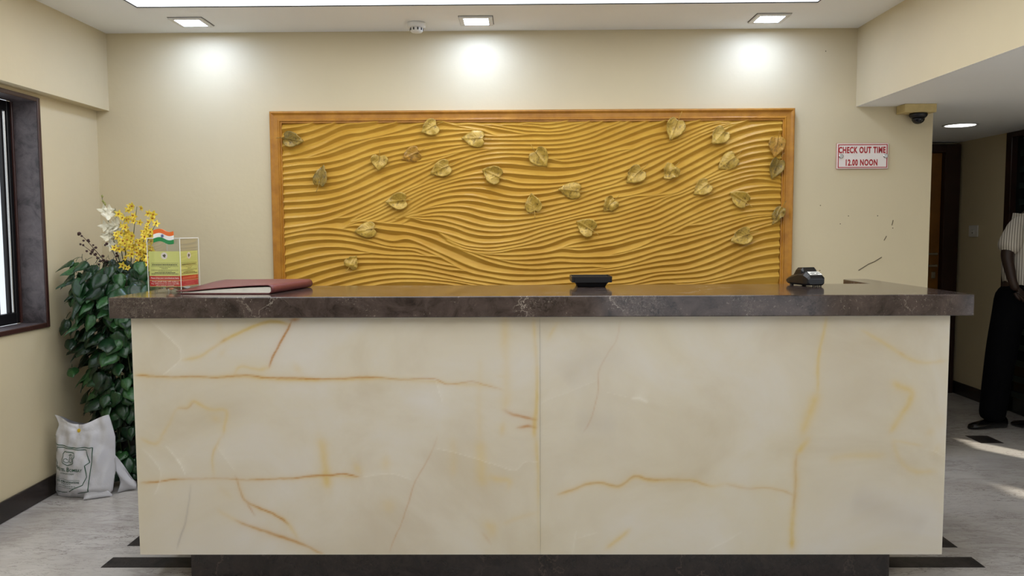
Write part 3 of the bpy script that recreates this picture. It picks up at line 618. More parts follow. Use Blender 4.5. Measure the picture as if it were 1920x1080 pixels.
# security camera on its cream block
link_o = link('mounting_block', boxes('mounting_block', [(-.088, .088, -.05, .05, -.046, -.0004)], M['cream'], .002)); link_o.location = (2.205, DW - .0515, ZB); tag(link_o, 'cream wooden block fixed where wall meets passage ceiling', 'block')
t = thing('dome_camera', 'black dome security camera under the cream block', 'security camera', loc=(2.215, DW - .055, ZB - .046))
link('camera_base', lathe('camera_base', [(.044, -.0003), (.048, -.006), (.046, -.016), (.038, -.026), (.02, -.028)], 32, M['black']), parent=t, smooth=True)
link('dome', lathe('dome', [(.034, -.026), (.033, -.038), (.026, -.050), (.014, -.058), (.001, -.060)], 32, simple('smoked_dome', (10, 9, 14), .08)), parent=t, smooth=True)
for a in (-.6, -1.1): 
    o = link('screw', lathe('screw', [(.0001, -.004), (.003, -.003), (.003, 0)], 10, M['chrome']), parent=t); o.location = (.041 * math.cos(a), .041 * math.sin(a), -.012)

# check-out sign
t = thing('wall_sign', 'white acrylic sign with red check-out lettering on the wall', 'sign', loc=(1.931, DW, 1.7455))
hw, hh = .1435, .0705
link('sign_plate', boxes('sign_plate', [(-hw, hw, -.012, -.006, -hh, hh)], M['signw'], .0012), parent=t)
tag(link('red_edge', boxes('red_edge', [(-hw - .0015, hw + .0015, -.0075, -.0058, -hh - .0015, hh + .0015)], simple('pink_edge', (206, 120, 110), .3, var=.02)), parent=t), 'reddish translucent edge')
b = .0045; e = .005
link('border', boxes('border', [(-hw + e, hw - e, -.0128, -.0119, hh - e - b, hh - e), (-hw + e, hw - e, -.0128, -.0119, -hh + e, -hh + e + b), (-hw + e, -hw + e + b, -.0128, -.0119, -hh + e + b, hh - e - b), (hw - e - b, hw - e, -.0128, -.0119, -hh + e + b, hh - e - b)], M['red']), parent=t)
def fit_text(body, wdt, hgt, loc, mat, parent, name, bold=.0, shear=0):
    me = text_mesh(name, body, .05, mat, bold, shear=shear, spacing=1.12); xs = [q.co.x for q in me.vertices]; ys = [q.co.y for q in me.vertices]
    sx = wdt / (max(xs) - min(xs)); sy = hgt / (max(ys) - min(ys)); cx = (max(xs) + min(xs)) / 2; cy = (max(ys) + min(ys)) / 2
    for q in me.vertices: q.co.x = (q.co.x - cx) * sx; q.co.y = (q.co.y - cy) * sy
    flip_up(me, loc); return link(name, me, parent=parent) if parent is not None else me
fit_text('CHECK OUT TIME', .264, .037, (-.004, -.0126, .034), M['red'], t, 'lettering', .0021)
fit_text('12.00 NOON', .178, .037, (-.005, -.0126, -.036), M['red'], t, 'lettering', .0021)
for x in (-.122, .128):
    link('screw', lathe('screw', [(.006, -.0005), (.006, .012), (.0128, .0122), (.0128, .016), (.010, .018), (.001, .018)], 20, M['chrome'], (x, 0, 0), 'y'), parent=t, smooth=False)

# light switch in the passage
t = thing('light_switch', 'white light switch plate on the passage wall', 'light switch', loc=(XR, 6.295, 1.312))
link('switch_plate', boxes('switch_plate', [(-.009, -.0002, -.062, .062, -.045, .045)], M['white'], .003), parent=t)
link('rocker', boxes('rocker', [(-.014, -.0085, -.018, .018, -.025, .012)], M['white'], .002), parent=t)
link('indicator', boxes('indicator', [(-.0148, -.0138, -.006, .006, -.016, -.010)], M['darkslot']), parent=t)

# scars in the plaster near the counter end
for pts, r in (([(1.93, 1.10), (1.985, 1.135), (2.02, 1.15), (2.06, 1.175)], .0026), ([(2.112, 1.355), (2.118, 1.385)], .002), ([(2.07, 1.27), (2.083, 1.295)], .002)):
    v, f = tube_vf([(x, DW - .0006, z) for x, z in pts], r, 5)
    link('plaster_crack', mesh('plaster_crack', v, f, M['grey']), parent=bpy.data.objects['wall_back'])
for x, z in ((1.865, 1.41), (1.705, 1.47), (2.03, 1.41), (1.82, 1.365), (2.118, 1.34), (1.71, 1.10), (1.715, 2.33)):
    o = link('plaster_pit', lathe('plaster_pit', [(.0032, 0), (.002, .0012), (.0002, .0015)], 7, M['grey'], (x, DW, z), 'y'), parent=bpy.data.objects['wall_back'])

# ------------------------------------------------------------------ reception counter
DO, DS = 2.9466, 2.9166
ct = thing('reception_counter', 'long reception counter faced with cream onyx slabs and amber veins', 'counter', loc=(0, 3.2, 0))
OX0, OXS, OX1, OZ0, OZ1 = -1.4451, .0708, 1.5755, .12, 1.0222
VEINS = [r.split() for r in VEIN_TXT.strip().split('\n')]
def onyx_panel(x0, x1):
    nx = int((x1 - x0) / .005); nz = int((OZ1 - OZ0) / .005); X = np.linspace(x0, x1, nx + 1); Z = np.linspace(OZ0, OZ1, nz + 1)
    gx, gz = np.meshgrid(X, Z, indexing='ij'); col = np.zeros((4,) + gx.shape); rr = np.random.RandomState(5)
    def fbm(px, pz, seed, sc, amp):
        r_ = np.random.RandomState(seed); o = np.zeros(px.shape)
        for q in range(14):
            fr = sc * 1.35 ** q; th_ = r_.uniform(0, 2 * np.pi); o += amp / 1.3 ** q * np.sin(fr * (px * np.cos(th_) + pz * np.sin(th_)) + r_.uniform(0, 6.28))
        return o
    wx = fbm(gx, gz, 1, 9, .0035); wz = fbm(gx, gz, 2, 9, .0035); mod = np.clip(.78 + fbm(gx, gz, 3, 7, .22), .38, 1.15)
    hx, hz_ = gx + wx, gz + wz
    for v in VEINS:
        ch = 'oywg'.index(v[0]); wd = float(v[1]) / 1000; st = float(v[2]); P = np.array(list(map(float, v[3:]))).reshape(-1, 2) / 1000
        if P[:, 0].max() < x0 - .15 or P[:, 0].min() > x1 + .15: continue
        if len(P) > 2:      # round the traced corners
            Q = np.vstack([2 * P[0] - P[1], P, 2 * P[-1] - P[-2]]); out = []
            for q in range(1, len(Q) - 2):
                for t_ in np.linspace(0, 1, 5, endpoint=False):
                    out.append(.5 * (2 * Q[q] + (Q[q + 1] - Q[q - 1]) * t_ + (2 * Q[q - 1] - 5 * Q[q] + 4 * Q[q + 1] - Q[q + 2]) * t_ ** 2 + (3 * Q[q] - Q[q - 1] - 3 * Q[q + 1] + Q[q + 2]) * t_ ** 3))
            P = np.array(out + [Q[-2]])
        dmin = np.full(gx.shape, 9.); side = np.zeros(gx.shape); cum = 0.; al = np.zeros(gx.shape)
        Ls = np.hypot(*(P[1:] - P[:-1]).T); tot = Ls.sum()
        for a, b_, ln in zip(P[:-1], P[1:], Ls):
            d_ = b_ - a; L2 = max(d_ @ d_, 1e-9); t_ = np.clip(((hx - a[0]) * d_[0] + (hz_ - a[1]) * d_[1]) / L2, 0, 1)
            dd = np.hypot(hx - a[0] - t_ * d_[0], hz_ - a[1] - t_ * d_[1]); cr = d_[0] * (hz_ - a[1]) - d_[1] * (hx - a[0])
            m_ = dd < dmin; dmin = np.where(m_, dd, dmin); side = np.where(m_, np.sign(cr), side); al = np.where(m_, (cum + t_ * ln) / tot, al); cum += ln
        endf = np.clip(np.minimum(al, 1 - al) * tot / .03, .0, 1) ** .7     # veins thin out at both ends
        if ch == 2:          # pale cleavage: crisp on one side, fading on the other
            val = .30 * st * np.exp(-(dmin / (wd * .4)) ** 2) + .26 * st * np.exp(-dmin / .035) * (side > 0) * endf
        else:
            s_ = wd * .45; val = (1.05 if ch == 0 else 1.05) * st * mod * (np.exp(-(dmin / s_) ** 2) + .35 * np.exp(-dmin / (s_ * 2.2))) * (.25 + .75 * endf)
        col[ch] = 1 - (1 - col[ch]) * (1 - np.clip(val, 0, 1))
    # grid front face, plain back and sides
    N = (nx + 1) * (nz + 1); v = np.zeros((N, 3)); v[:, 0] = gx.ravel(); v[:, 1] = DO - 3.2; v[:, 2] = gz.ravel()
    I = np.arange(N).reshape(nx + 1, nz + 1)
    f = np.stack([I[:-1, :-1], I[1:, :-1], I[1:, 1:], I[:-1, 1:]], -1).reshape(-1, 4).tolist()
    ring = list(I[:, 0]) + list(I[-1, 1:]) + list(I[-2::-1, -1]) + list(I[0, -2:0:-1]); vb = v[ring].copy(); vb[:, 1] += .02
    for q in range(len(ring)): f.append([ring[(q + 1) % len(ring)], ring[q], N + q, N + (q + 1) % len(ring)])
    f.append(list(range(N, N + len(ring)))[::1])
    V = np.vstack([v, vb]); me = mesh('onyx_panel', V, f, M['onyx'])
    at = me.color_attributes.new('veins', 'FLOAT_COLOR', 'POINT'); c = np.zeros((len(V), 4)); c[:N, 0] = col[0].ravel(); c[:N, 1] = col[1].ravel(); c[:N, 2] = col[2].ravel(); c[:N, 3] = col[3].ravel()
    at.data.foreach_set('color', c.ravel().astype(np.float32)); return me
link('onyx_panel', onyx_panel(OX0, OXS - .0002), parent=ct)
link('onyx_panel', onyx_panel(OXS + .0002, OX1), parent=ct)
def cpart(name, bl, mat, bevel=0): return link(name, boxes(name, [(a, b_, c - 3.2, d - 3.2, e_, g) for a, b_, c, d, e_, g in bl], mat, bevel), parent=ct)
cpart('side_panel', [(OX0, OX0 + .02, DO + .0205, 3.44, OZ0, OZ1)], M['onyx'])
cpart('side_panel', [(OX1 - .02, OX1, DO + .0205, 3.44, OZ0, OZ1)], M['onyx'])
cpart('side_panel', [(1.54, OX1 + .02, 3.4405, 3.81, 0, OZ1)], M['onyx'])
cpart('plinth', [(-1.275, 1.405, 3.0, 3.40, .0005, .1195)], M['dark'])
cpart('carcass', [(OX0 + .021, OX1 - .021, DO + .021, 3.05, .1205, OZ1), (OX0 + .021, OX1 - .021, 3.05, 3.43, .1205, .14), (OX0 + .021, OX1 - .021, 3.05, 3.43, .55, .57)], M['owood'])

rc = .05; arc = [(1.522 + rc - rc * math.cos(a), 3.837 - rc + rc * math.sin(a)) for a in np.linspace(0, math.pi / 2, 6)]
poly = [(-1.5117, DS), (1.6461, DS), (1.6461, 3.837)] + arc[::-1] + [(1.522, 3.505), (-1.5117, 3.505)]
top = link('countertop', prism('countertop', [(x, y - 3.2) for x, y in poly], 0, .0773, M['slab'], .0035, 2)); top.location = (0, 3.2, 1.0227)
tag(top, 'polished brown-grey marble worktop on the reception counter', 'countertop')
ZT = 1.1003

# ------------------------------------------------------------------ carved wall panel
cp = thing('carved_panel', 'wide ochre carved wave panel with gilded leaves on the wall', 'wall art', loc=(0, DW, 1.5))
def relief_height(lines, X, Z, k=0.30):
    nx=len(X); ztop=Z.max()+.01; zbot=Z.min()-.01
    def spl(P):
        x,z=P[:,0],P[:,1]; keep=np.r_[True,np.diff(x)>1e-4]; x,z=x[keep],z[keep]
        if len(x)<3: return x,z
        h=np.diff(x); m=np.diff(z)/h; t=np.r_[m[0],(m[:-1]*h[1:]+m[1:]*h[:-1])/(h[:-1]+h[1:]),m[-1]]
        xs=np.linspace(x[0],x[-1],max(8,int((x[-1]-x[0])/.006)))
        i=np.clip(np.searchsorted(x,xs)-1,0,len(h)-1); u=(xs-x[i])/h[i]
        zs=(2*u**3-3*u**2+1)*z[i]+(u**3-2*u**2+u)*h[i]*t[i]+(-2*u**3+3*u**2)*z[i+1]+(u**3-u**2)*h[i]*t[i+1]
        # light smoothing of tracing wobble
        kk=np.hanning(11); kk/=kk.sum(); zp=np.r_[2*zs[0]-zs[5:0:-1],zs,2*zs[-1]-zs[-2:-7:-1]]
        return xs,np.convolve(zp,kk,'valid')
    C=np.full((len(lines),nx),np.nan)
    for i,P in enumerate(lines):
        xs,zs=spl(np.asarray(P,float)); m=(X>=xs[0])&(X<=xs[-1]); C[i,m]=np.interp(X[m],xs,zs)
    # free ends run into the nearest neighbouring crest
    C0=C.copy(); dx=X[1]-X[0]; n=max(3,int(.11/dx))
    for i in range(len(lines)):
        ok=np.where(~np.isnan(C0[i]))[0]
        if len(ok)<4: continue
        for e,sg in ((ok[0],1),(ok[-1],-1)):
            if (sg==1 and X[e]<X[0]+.02) or (sg==-1 and X[e]>X[-1]-.02): continue
            b=min(max(e-sg*6,0),nx-1); oth=np.abs(C0[:,e]-C0[i,e]); oth[i]=np.nan; oth[np.isnan(C0[:,b])]=np.nan
            j=None if np.all(np.isnan(oth)) else int(np.nanargmin(oth))
            bz=ztop if abs(C0[i,e]-ztop)<abs(C0[i,e]-zbot) else zbot
            if j is None or abs(C0[i,e]-bz)<oth[j]:
                for q in range(min(n//2,len(ok))):
                    w=(1-2*q/n)**2; C[i,e+sg*q]=C0[i,e+sg*q]*(1-w)+bz*w
                continue
            for q in range(min(n,len(ok))):
                c=e+sg*q
                if np.isnan(C0[j,c]): break
                w=(1-q/n)**2; C[i,c]=C0[i,c]*(1-w)+C0[j,c]*w
    H=np.zeros((len(Z),nx))
    for c in range(nx):
        z=C[:,c]; z=z[~np.isnan(z)]; z=z[(z<ztop)&(z>zbot)]
        z=np.sort(np.r_[zbot,z,ztop])[::-1]
        i=np.clip(np.searchsorted(-z,-Z,side='right')-1,0,len(z)-2)
        gap=z[i]-z[i+1]; t=(z[i]-Z)/np.maximum(gap,1e-5)
        s=np.where(t<.45,t/.45,(1-t)/.55); s=1-(1-np.clip(s,0,1))**1.12
        H[:,c]=-k*np.minimum(gap,.055)*s
    return H

LINES = [np.array(list(map(float, r.split()))).reshape(-1, 2) / 1000 for r in RELIEF_TXT.strip().split('\n')]
RX0, RX1, RZ0, RZ1 = -1.347, 1.473, .985, 1.964
nX, nZ = 470, 430; RX = np.linspace(RX0, RX1, nX); RZ = np.linspace(RZ1, RZ0, nZ)
RH = relief_height(LINES, RX, RZ, RELIEF_K)
for _ in range(2): RH = np.c_[RH[:, :1], (RH[:, :-2] + 2 * RH[:, 1:-1] + RH[:, 2:]) / 4, RH[:, -1:]]
gx, gz = np.meshgrid(RX, RZ); v = np.stack([gx.ravel(), (-.026 - RH).ravel(), gz.ravel() - 1.5], -1); N = nX * nZ; I = np.arange(N).reshape(nZ, nX)
f = np.stack([I[:-1, :-1], I[1:, :-1], I[1:, 1:], I[:-1, 1:]], -1).reshape(-1, 4).tolist()
ring = list(I[:, 0]) + list(I[-1, 1:]) + list(I[-2::-1, -1]) + list(I[0, -2:0:-1]); vb = v[ring].copy(); vb[:, 1] = -.0005
for q in range(len(ring)): f.append([ring[(q + 1) % len(ring)], ring[q], N + q, N + (q + 1) % len(ring)])
f.append(list(range(N, N + len(ring))))
link('relief', mesh('relief', np.vstack([v, vb]), f, M['gold']), parent=cp)
def relief_y(x, z):
    i = int(np.clip((RZ1 - z) / (RZ1 - RZ0) * (nZ - 1), 0, nZ - 1)); j = int(np.clip((x - RX0) / (RX1 - RX0) * (nX - 1), 0, nX - 1)); return -.026 - RH[max(0, i - 8):i + 9, max(0, j - 8):j + 9].max()
# mitred moulding, one rail per side
FX0, FX1, FZ0, FZ1 = -1.4128, 1.5405, .925, 2.0125
prof = [(0, 0), (0, .030), (.004, .036), (.010, .037), (.016, .032), (.022, .027), (.044, .026), (.049, .030), (.0545, .030), (.058, .022), (.0655, .022), (.0655, 0)]
def rail(side):
    v = []; f = []; n = len(prof)
    for e in (0, 1):
        for o, h in prof:
            if side == 't': q = ((FX0 + o) if e == 0 else (FX1 - o), -h, FZ1 - o)
            if side == 'b': q = ((FX0 + o) if e == 0 else (FX1 - o), -h, FZ0 + o)
            if side == 'l': q = (FX0 + o, -h, (FZ0 + o) if e == 0 else (FZ1 - o))
            if side == 'r': q = (FX1 - o, -h, (FZ0 + o) if e == 0 else (FZ1 - o))
            v.append((q[0], q[1], q[2] - 1.5))
    for i in range(n): f.append((i, (i + 1) % n, n + (i + 1) % n, n + i))
    f.append(tuple(range(n))); f.append(tuple(range(2 * n - 1, n - 1, -1)))
    me = mesh('frame_rail', v, f, M['frame']); bm = bmesh.new(); bm.from_mesh(me); bmesh.ops.recalc_face_normals(bm, faces=bm.faces[:]); bm.to_mesh(me); bm.free(); return me
for s_ in 'tblr': link('frame_rail', rail(s_), parent=cp)
LEAVES = [(-1289,1855,115,82,-10),(-500,1916,100,88,205),(-252,1855,127,91,178),(-795,1730,88,88,265),(-607,1765,109,85,205),(-440,1687,121,88,203),(-151,1652,115,97,155),(-1128,1640,121,73,75),(108,1749,115,103,308),(-690,1506,121,91,185),(-871,1344,121,85,190),(-962,1156,79,76,60),(74,1481,109,88,100),(291,1560,127,88,175),(378,1353,115,97,150),(510,1484,94,79,225),(654,1648,115,94,222),(851,1665,94,88,230),(870,1908,127,100,248),(1123,1862,109,91,225),(1176,1720,121,91,215),(1032,1574,106,85,215),(1242,1508,115,85,148),(1440,1807,115,88,262),(1440,1685,121,79,250),(1457,1423,112,58,238),(1258,1298,124,91,203)]
for i, (x, z, L, W, ang) in enumerate(LEAVES):
    L /= 1000; W /= 1000; x /= 1000; z /= 1000; r = random.Random(i + 3); crump = i in (11, 15, 17, 25)
    v, f = leaf_disc(L * .97, W * 1.06, 7, 40, cup=r.choice((-.12, -.08, .08, -.14)), wave=.075 if crump else .022, vein=.020, curl=r.uniform(-.10, .10), seed=i, th=.0022, notch=.15, ragged=.035 if crump else .012)
    bend = r.uniform(-.4, .4); v2, f2 = tube_vf([(L * .5, 0, .004), (.0, 0, .005), (-L * .14, bend * L * .08, .010), (-L * .26, bend * L * .22, .014)], [.0012, .0018, .0016, .0013], 6)
    me = mesh('leaf', *join_vf((v, f), (v2, f2)), mat=M['leafB'] if i in (0, 7, 24, 25) else M['leafC'] if i in (4, 23) else M['leafA'])
    # local leaf frame: +x along the tip, +z away from the wall
    a = math.radians(ang); cx = -L * .47
    tilt = r.uniform(-.15, .15) + (.5 if i == 25 else 0)
    y0 = relief_y(x, z) - .012
    R = Matrix(((math.cos(a), -math.sin(a), 0), (0, 0, -1), (math.sin(a), math.cos(a), 0)))
    T = Matrix.Rotation(tilt, 3, 'X')
    for q in me.vertices: q.co = R @ (T @ Vector((q.co.x + cx, q.co.y, q.co.z)))
    o = link('leaf', me, parent=cp, smooth=True); o.location = (x, y0, z - 1.5)

# ------------------------------------------------------------------ things on the counter
# maroon register, front cover not quite closed
fo = thing('register_folder', 'closed maroon leather register with white pages on the counter', 'folder', loc=(-.956, 3.05, ZT))
def folder_pts(u, vv, w):
    """u 0 spine .. 1 fore edge, vv 0 front .. 1 back; w height offset -> world-local xyz"""
    a = Vector((0, 0, 0)); b_ = Vector((-.362, .015, 0)); c = Vector((.062, .362, 0))
    return a + b_ * u + c * vv + Vector((0, 0, w))
def topz(u, vv):
    e = .013 + (.034 - .013) * (vv * vv * (3 - 2 * vv)) ** 1.0
    s_ = min(1, u / .9); return .036 * (1 - s_ ** 1.6) + e * s_ ** 1.6
th = .0032
rows = []
NV = 15
for vv in np.linspace(0, 1, NV):
    row = []
    for u in np.linspace(1.0, .03, 10): row.append(folder_pts(u, vv, th / 2 + .0004))
    for a in np.linspace(-math.pi / 2, math.pi / 2, 8)[1:-1]:
        row.append(folder_pts(.03 - .045 * math.cos(a), vv, .018 + .0165 * math.sin(a)))
    for u in np.linspace(.03, 1.02, 14): row.append(folder_pts(u, vv, topz(u, vv) - th / 2))
    rows.append(row)
v, f = sheet_vf(np.array([[list(q) for q in r_] for r_ in rows]), th)
link('cover', mesh('cover', v, f, M['maroon']), parent=fo, smooth=True)
pv = []; pf = []; K = 9
for vv in (.012, .988):
    for u in np.linspace(.0, .955, K): pv.append(folder_pts(u, vv, .0045)); pv.append(folder_pts(u, vv, max(.0075, topz(u, 0.0) * .86 - .004)))
for j in range(K - 1):
    a = 2 * j; b_ = 2 * K + a
    pf += [(a, a + 2, a + 3, a + 1), (b_, b_ + 1, b_ + 3, b_ + 2), (a + 1, a + 3, b_ + 3, b_ + 1), (a, b_, b_ + 2, a + 2)]
pf += [(0, 1, 2 * K + 1, 2 * K), (2 * K - 2, 4 * K - 2, 4 * K - 1, 2 * K - 1)]
link('pages', mesh('pages', pv, pf, M['paper']), parent=fo)

# clear donation box, two printed cards, little flag, notes inside
BF = Vector((-1.324, 3.112)); th_ = math.radians(7.5); ex = Vector((-math.cos(th_), math.sin(th_))); ey = Vector((math.sin(th_), math.cos(th_))); BS, BH = .138, .2115
db = thing('donation_box', 'clear acrylic donation box with yellow and red cards', 'donation box', loc=(BF.x, BF.y, ZT + .0004))
db.rotation_euler.z = math.pi - th_   # local +x runs along the front face to the left, local -y away from the viewer
def bl(name, lst, mat, bevel=0): return link(name, boxes(name, lst, mat, bevel), parent=db)
t_ = .003
bl('acrylic_wall', [(0, BS, -t_, 0, t_, BH)], M['acrylic']); bl('acrylic_wall', [(0, BS, -BS, -BS + t_, t_, BH)], M['acrylic'])
bl('acrylic_wall', [(0, t_, -BS + t_, -t_, t_, BH)], M['acrylic']); bl('acrylic_wall', [(BS - t_, BS, -BS + t_, -t_, t_, BH)], M['acrylic'])
bl('acrylic_base', [(0, BS, -BS, 0, 0, t_)], M['acrylic']); bl('acrylic_lid', [(0, BS * .35, -BS, 0, BH, BH + t_), (BS * .45, BS, -BS, 0, BH, BH + t_)], M['acrylic'])
edge = simple('acrylic_edge', (232, 232, 226), .2, var=.02)
e_ = .0010
for x, y in ((0, 0), (BS, 0), (0, -BS), (BS, -BS)): bl('polished_edge', [(x - e_, x + e_, y - e_, y + e_, 0, BH)], edge)
bl('polished_edge', [(0, BS, -e_, e_, BH + .001, BH + .004)], edge); bl('polished_edge', [(-e_, e_, -BS, 0, BH + .001, BH + .004)], edge)
cz0, cz1, cz2, cz3 = .026, .048, .0625, .163
def card(face):
    g = bpy.data.objects.new('printed_card', None)
    q0 = .003
    def cb(name, a, b_, z0, z1, y0, y1, mat, par):
        me = boxes(name, [(a, b_, y0, y1, z0, z1)], mat)
        if face == 'side':   # turn the card onto the right-hand wall (local x=0)
            for q in me.vertices: q.co = Vector((q.co.y * -1 * -1, -q.co.x, q.co.z)) if False else Vector((-q.co.y, -q.co.x, q.co.z))
            me.flip_normals()
        return link(name, me, parent=par)
    y1 = -t_ - .0006; y0 = y1 - .0012
    root = cb('printed_card', .004, BS - .004, cz0 - .002, cz3, y0, y1, M['lime'], db)
    yy0, yy1 = y1 - .0001, y1 + .0004
    cb('red_band', .004, BS - .004, cz0, cz1, yy0, yy1, M['cardred'], root); cb('red_band', .004, BS - .004, cz1 + .0016, cz2 + .004, yy0, yy1, M['cardred'], root)
    def put(me, cx, z):
        for q in me.vertices:
            x = cx - q.co.x; y = y1 + .0006; zz = z + q.co.y
            q.co = Vector((x, y, zz)) if face == 'front' else Vector((-y, -x, zz))
        return link('lettering', me, parent=root)
    def fitp(body, wd, hg, mat, bold):
        me = text_mesh('lettering', body, .05, mat, bold); xs = [q.co.x for q in me.vertices]; ys = [q.co.y for q in me.vertices]
        for q in me.vertices:
            q.co.x = (q.co.x - (max(xs) + min(xs)) / 2) * wd / (max(xs) - min(xs)); q.co.y = (q.co.y - (max(ys) + min(ys)) / 2) * hg / (max(ys) - min(ys))
        return me
    sg = 1 if face == 'front' else -1
    if face == 'front':
        put(fitp('Please drop your contributions here.', .118, .0085, M['cardtxt'], .0008), BS / 2, .0575)
        put(fitp('Your small help will make a', .112, .0068, M['cardtxt'], .0008), BS / 2, .0435)
        put(fitp('big difference to save the life', .116, .0068, M['cardtxt'], .0008), BS / 2, .0360)
        put(fitp('of a cancer patient', .076, .0068, M['cardtxt'], .0008), BS / 2, .0290)
    else:                    # worn lines of a second script, too small to read
        r = random.Random(4)
        for z, a, b_, h in ((.0575, .02, .118, .007), (.044, .02, .12, .004), (.0365, .04, .10, .004), (.0295, .03, .11, .004)):
            x = a
            cb('worn_line', a, b_, z + h / 2 - .0008, z + h / 2, yy1, yy1 + .0003, simple('worn_ink', (226, 120, 104), .5) if 'worn_ink' not in bpy.data.materials else bpy.data.materials['worn_ink'], root)
            while x < b_ - .004:
                wv = r.uniform(.0015, .004); cb('worn_line', x, x + wv * .5, z - h / 2, z + h / 2, yy1, yy1 + .0003, bpy.data.materials['worn_ink'], root); x += wv + r.uniform(.002, .004)
    # emblem disc and small printed lines
    for rad, mt, off in ((.0135, M['cardtxt'], .0002), (.0062, M['inkdark'], .0004)):
        vv = [(BS / 2, y1 + off, .1455)] + [(BS / 2 + rad * math.cos(a) * (1 + (.25 * math.sin(5 * a) if rad < .01 else 0)), y1 + off, .1455 + rad * math.sin(a) * (1 + (.25 * math.cos(3 * a) if rad < .01 else 0))) for a in np.linspace(0, 2 * math.pi, 24, endpoint=False)]
        if face == 'side': vv = [(-y, -x, z) for x, y, z in vv]
        link('emblem', mesh('emblem', vv, [(0, 1 + (i + 1) % 24, 1 + i) for i in range(24)], mt), parent=root)
    r = random.Random(9)
    for z, a, b_, h in ((.1165, .012, .125, .0006), (.1105, .016, .122, .0017), (.105, .012, .126, .0007), (.1005, .045, .09, .0007), (.0955, .056, .082, .0009), (.089, .012, .126, .0007), (.0845, .04, .098, .0007), (.0795, .025, .112, .0015), (.0745, .012, .126, .0012)):
        x = a
        segs = []
        while x < b_:
            wv = r.uniform(.003, .009); segs.append((x, min(b_, x + wv))); x += wv + .0015
        me = boxes('small_print', [(p0, p1, y1 + .0001, y1 + .0004, z - h, z + h) for p0, p1 in segs], M['inkdark'])
        if face == 'side':
            for q in me.vertices: q.co = Vector((-q.co.y, -q.co.x, q.co.z))
            me.flip_normals()
        link('small_print', me, parent=root)
card('front'); card('side')
# crumpled notes in the box
for k, (x, y, z, mt, rz) in enumerate(((.055, -.05, .006, 'note', .3), (.035, -.06, .014, 'noteb', 1.1), (.075, -.085, .007, 'note', -.6))):
    P = np.zeros((7, 6, 3))
    for i in range(7):
        for j in range(6): P[i, j] = ((i - 3) * .011, (j - 2.5) * .008, .007 * math.sin(i * .9 + k) + .005 * math.cos(j * 1.2 + k * 2) + .012)
    v, f = sheet_vf(P, .0006); o = link('bank_note', mesh('bank_note', v, f, M[mt]), smooth=True); o.location = db.matrix_basis @ Vector((x, y, z - .003)); o.rotation_euler.z = rz
    tag(o, ('crumpled orange banknote lying in the donation box', 'pale folded banknote on top inside the donation box', 'orange banknote at the back of the donation box')[k], 'banknote')
# wavy tricolour flag on the front of the box
fg = thing('toy_flag', 'small wavy orange white and green flag on the donation box', 'flag', loc=(BF.x + ex.x * .062, BF.y + ex.y * .062 - .004, ZT + BH + .0035)); fg.rotation_euler.z = -th_
def wavez(u): return .0055 * math.sin((u - .05) * 2 * math.pi) * (1) - .004 * u
def flag_band(z0, z1, mat, name):
    P = np.zeros((13, 3, 3))
    for i in range(13):
        u = i / 12
        for j in range(3): P[i, j] = ((u - .5) * .085, -.004 + .0025 * math.sin(u * 5), z0 + (z1 - z0) * j / 2 + wavez(u))
    v, f = sheet_vf(P, .004); return link(name, mesh(name, v, f, mat), parent=fg)
flag_band(.016, .032, M['orange'], 'orange_band'); flag_band(.0, .016, M['flagw'], 'white_band'); flag_band(-.016, .0, M['flagg'], 'green_band')
vv = []; ff = []
for rr_ in (.0062, .0050):
    for a in np.linspace(0, 2 * math.pi, 24, endpoint=False): vv.append((-.003 + rr_ * math.cos(a), -.0088, .0085 + rr_ * math.sin(a)))
ff = [(i, (i + 1) % 24, 24 + (i + 1) % 24, 24 + i) for i in range(24)]
for k in range(12):
    a = math.pi * k / 12; o_ = len(vv); c, s_ = math.cos(a), math.sin(a)
    for e1, e2 in ((-1, -1), (1, -1), (1, 1), (-1, 1)): vv.append((-.003 + c * .005 * e1 - s_ * .0003 * e2, -.0088, .0085 + s_ * .005 * e1 + c * .0003 * e2))
    ff.append((o_, o_ + 1, o_ + 2, o_ + 3))
link('spoked_wheel', mesh('spoked_wheel', vv, ff, M['navy']), parent=fg)
v, f = tube_vf([(.0, .001, -.02), (.0, .001, .004)], .0016, 6); link('flag_clip', mesh('flag_clip', v, f, edge), parent=fg)

# black tray
ty = thing('black_tray', 'small black tapered tray on the counter', 'tray', loc=(.298, 3.42, ZT))
def ring_rect(wx, wy, z, r_, n=4):
    o = []
    for sx, sy, a0 in ((1, 1, 0), (-1, 1, 1), (-1, -1, 2), (1, -1, 3)):
        for k in range(n + 1):
            a = (a0 + k / n) * math.pi / 2; o.append((sx * (wx - r_) + r_ * math.cos(a), sy * (wy - r_) + r_ * math.sin(a), z))
    return o
rings = [ring_rect(.058, .058, .0005, .008), ring_rect(.064, .064, .012, .010), ring_rect(.072, .070, .020, .011), ring_rect(.084, .078, .020, .012), ring_rect(.085, .079, .044, .013), ring_rect(.081, .075, .0445, .012), ring_rect(.078, .072, .024, .011), ring_rect(.055, .055, .006, .008)]
n = len(rings[0]); v = [q for r_ in rings for q in r_]; f = [(j * n + i, j * n + (i + 1) % n, (j + 1) * n + (i + 1) % n, (j + 1) * n + i) for j in range(len(rings) - 1) for i in range(n)] + [tuple(range(n - 1, -1, -1)), tuple(range((len(rings) - 1) * n, len(rings) * n))]
link('tray_body', mesh('tray_body', v, f, M['black']), parent=ty)

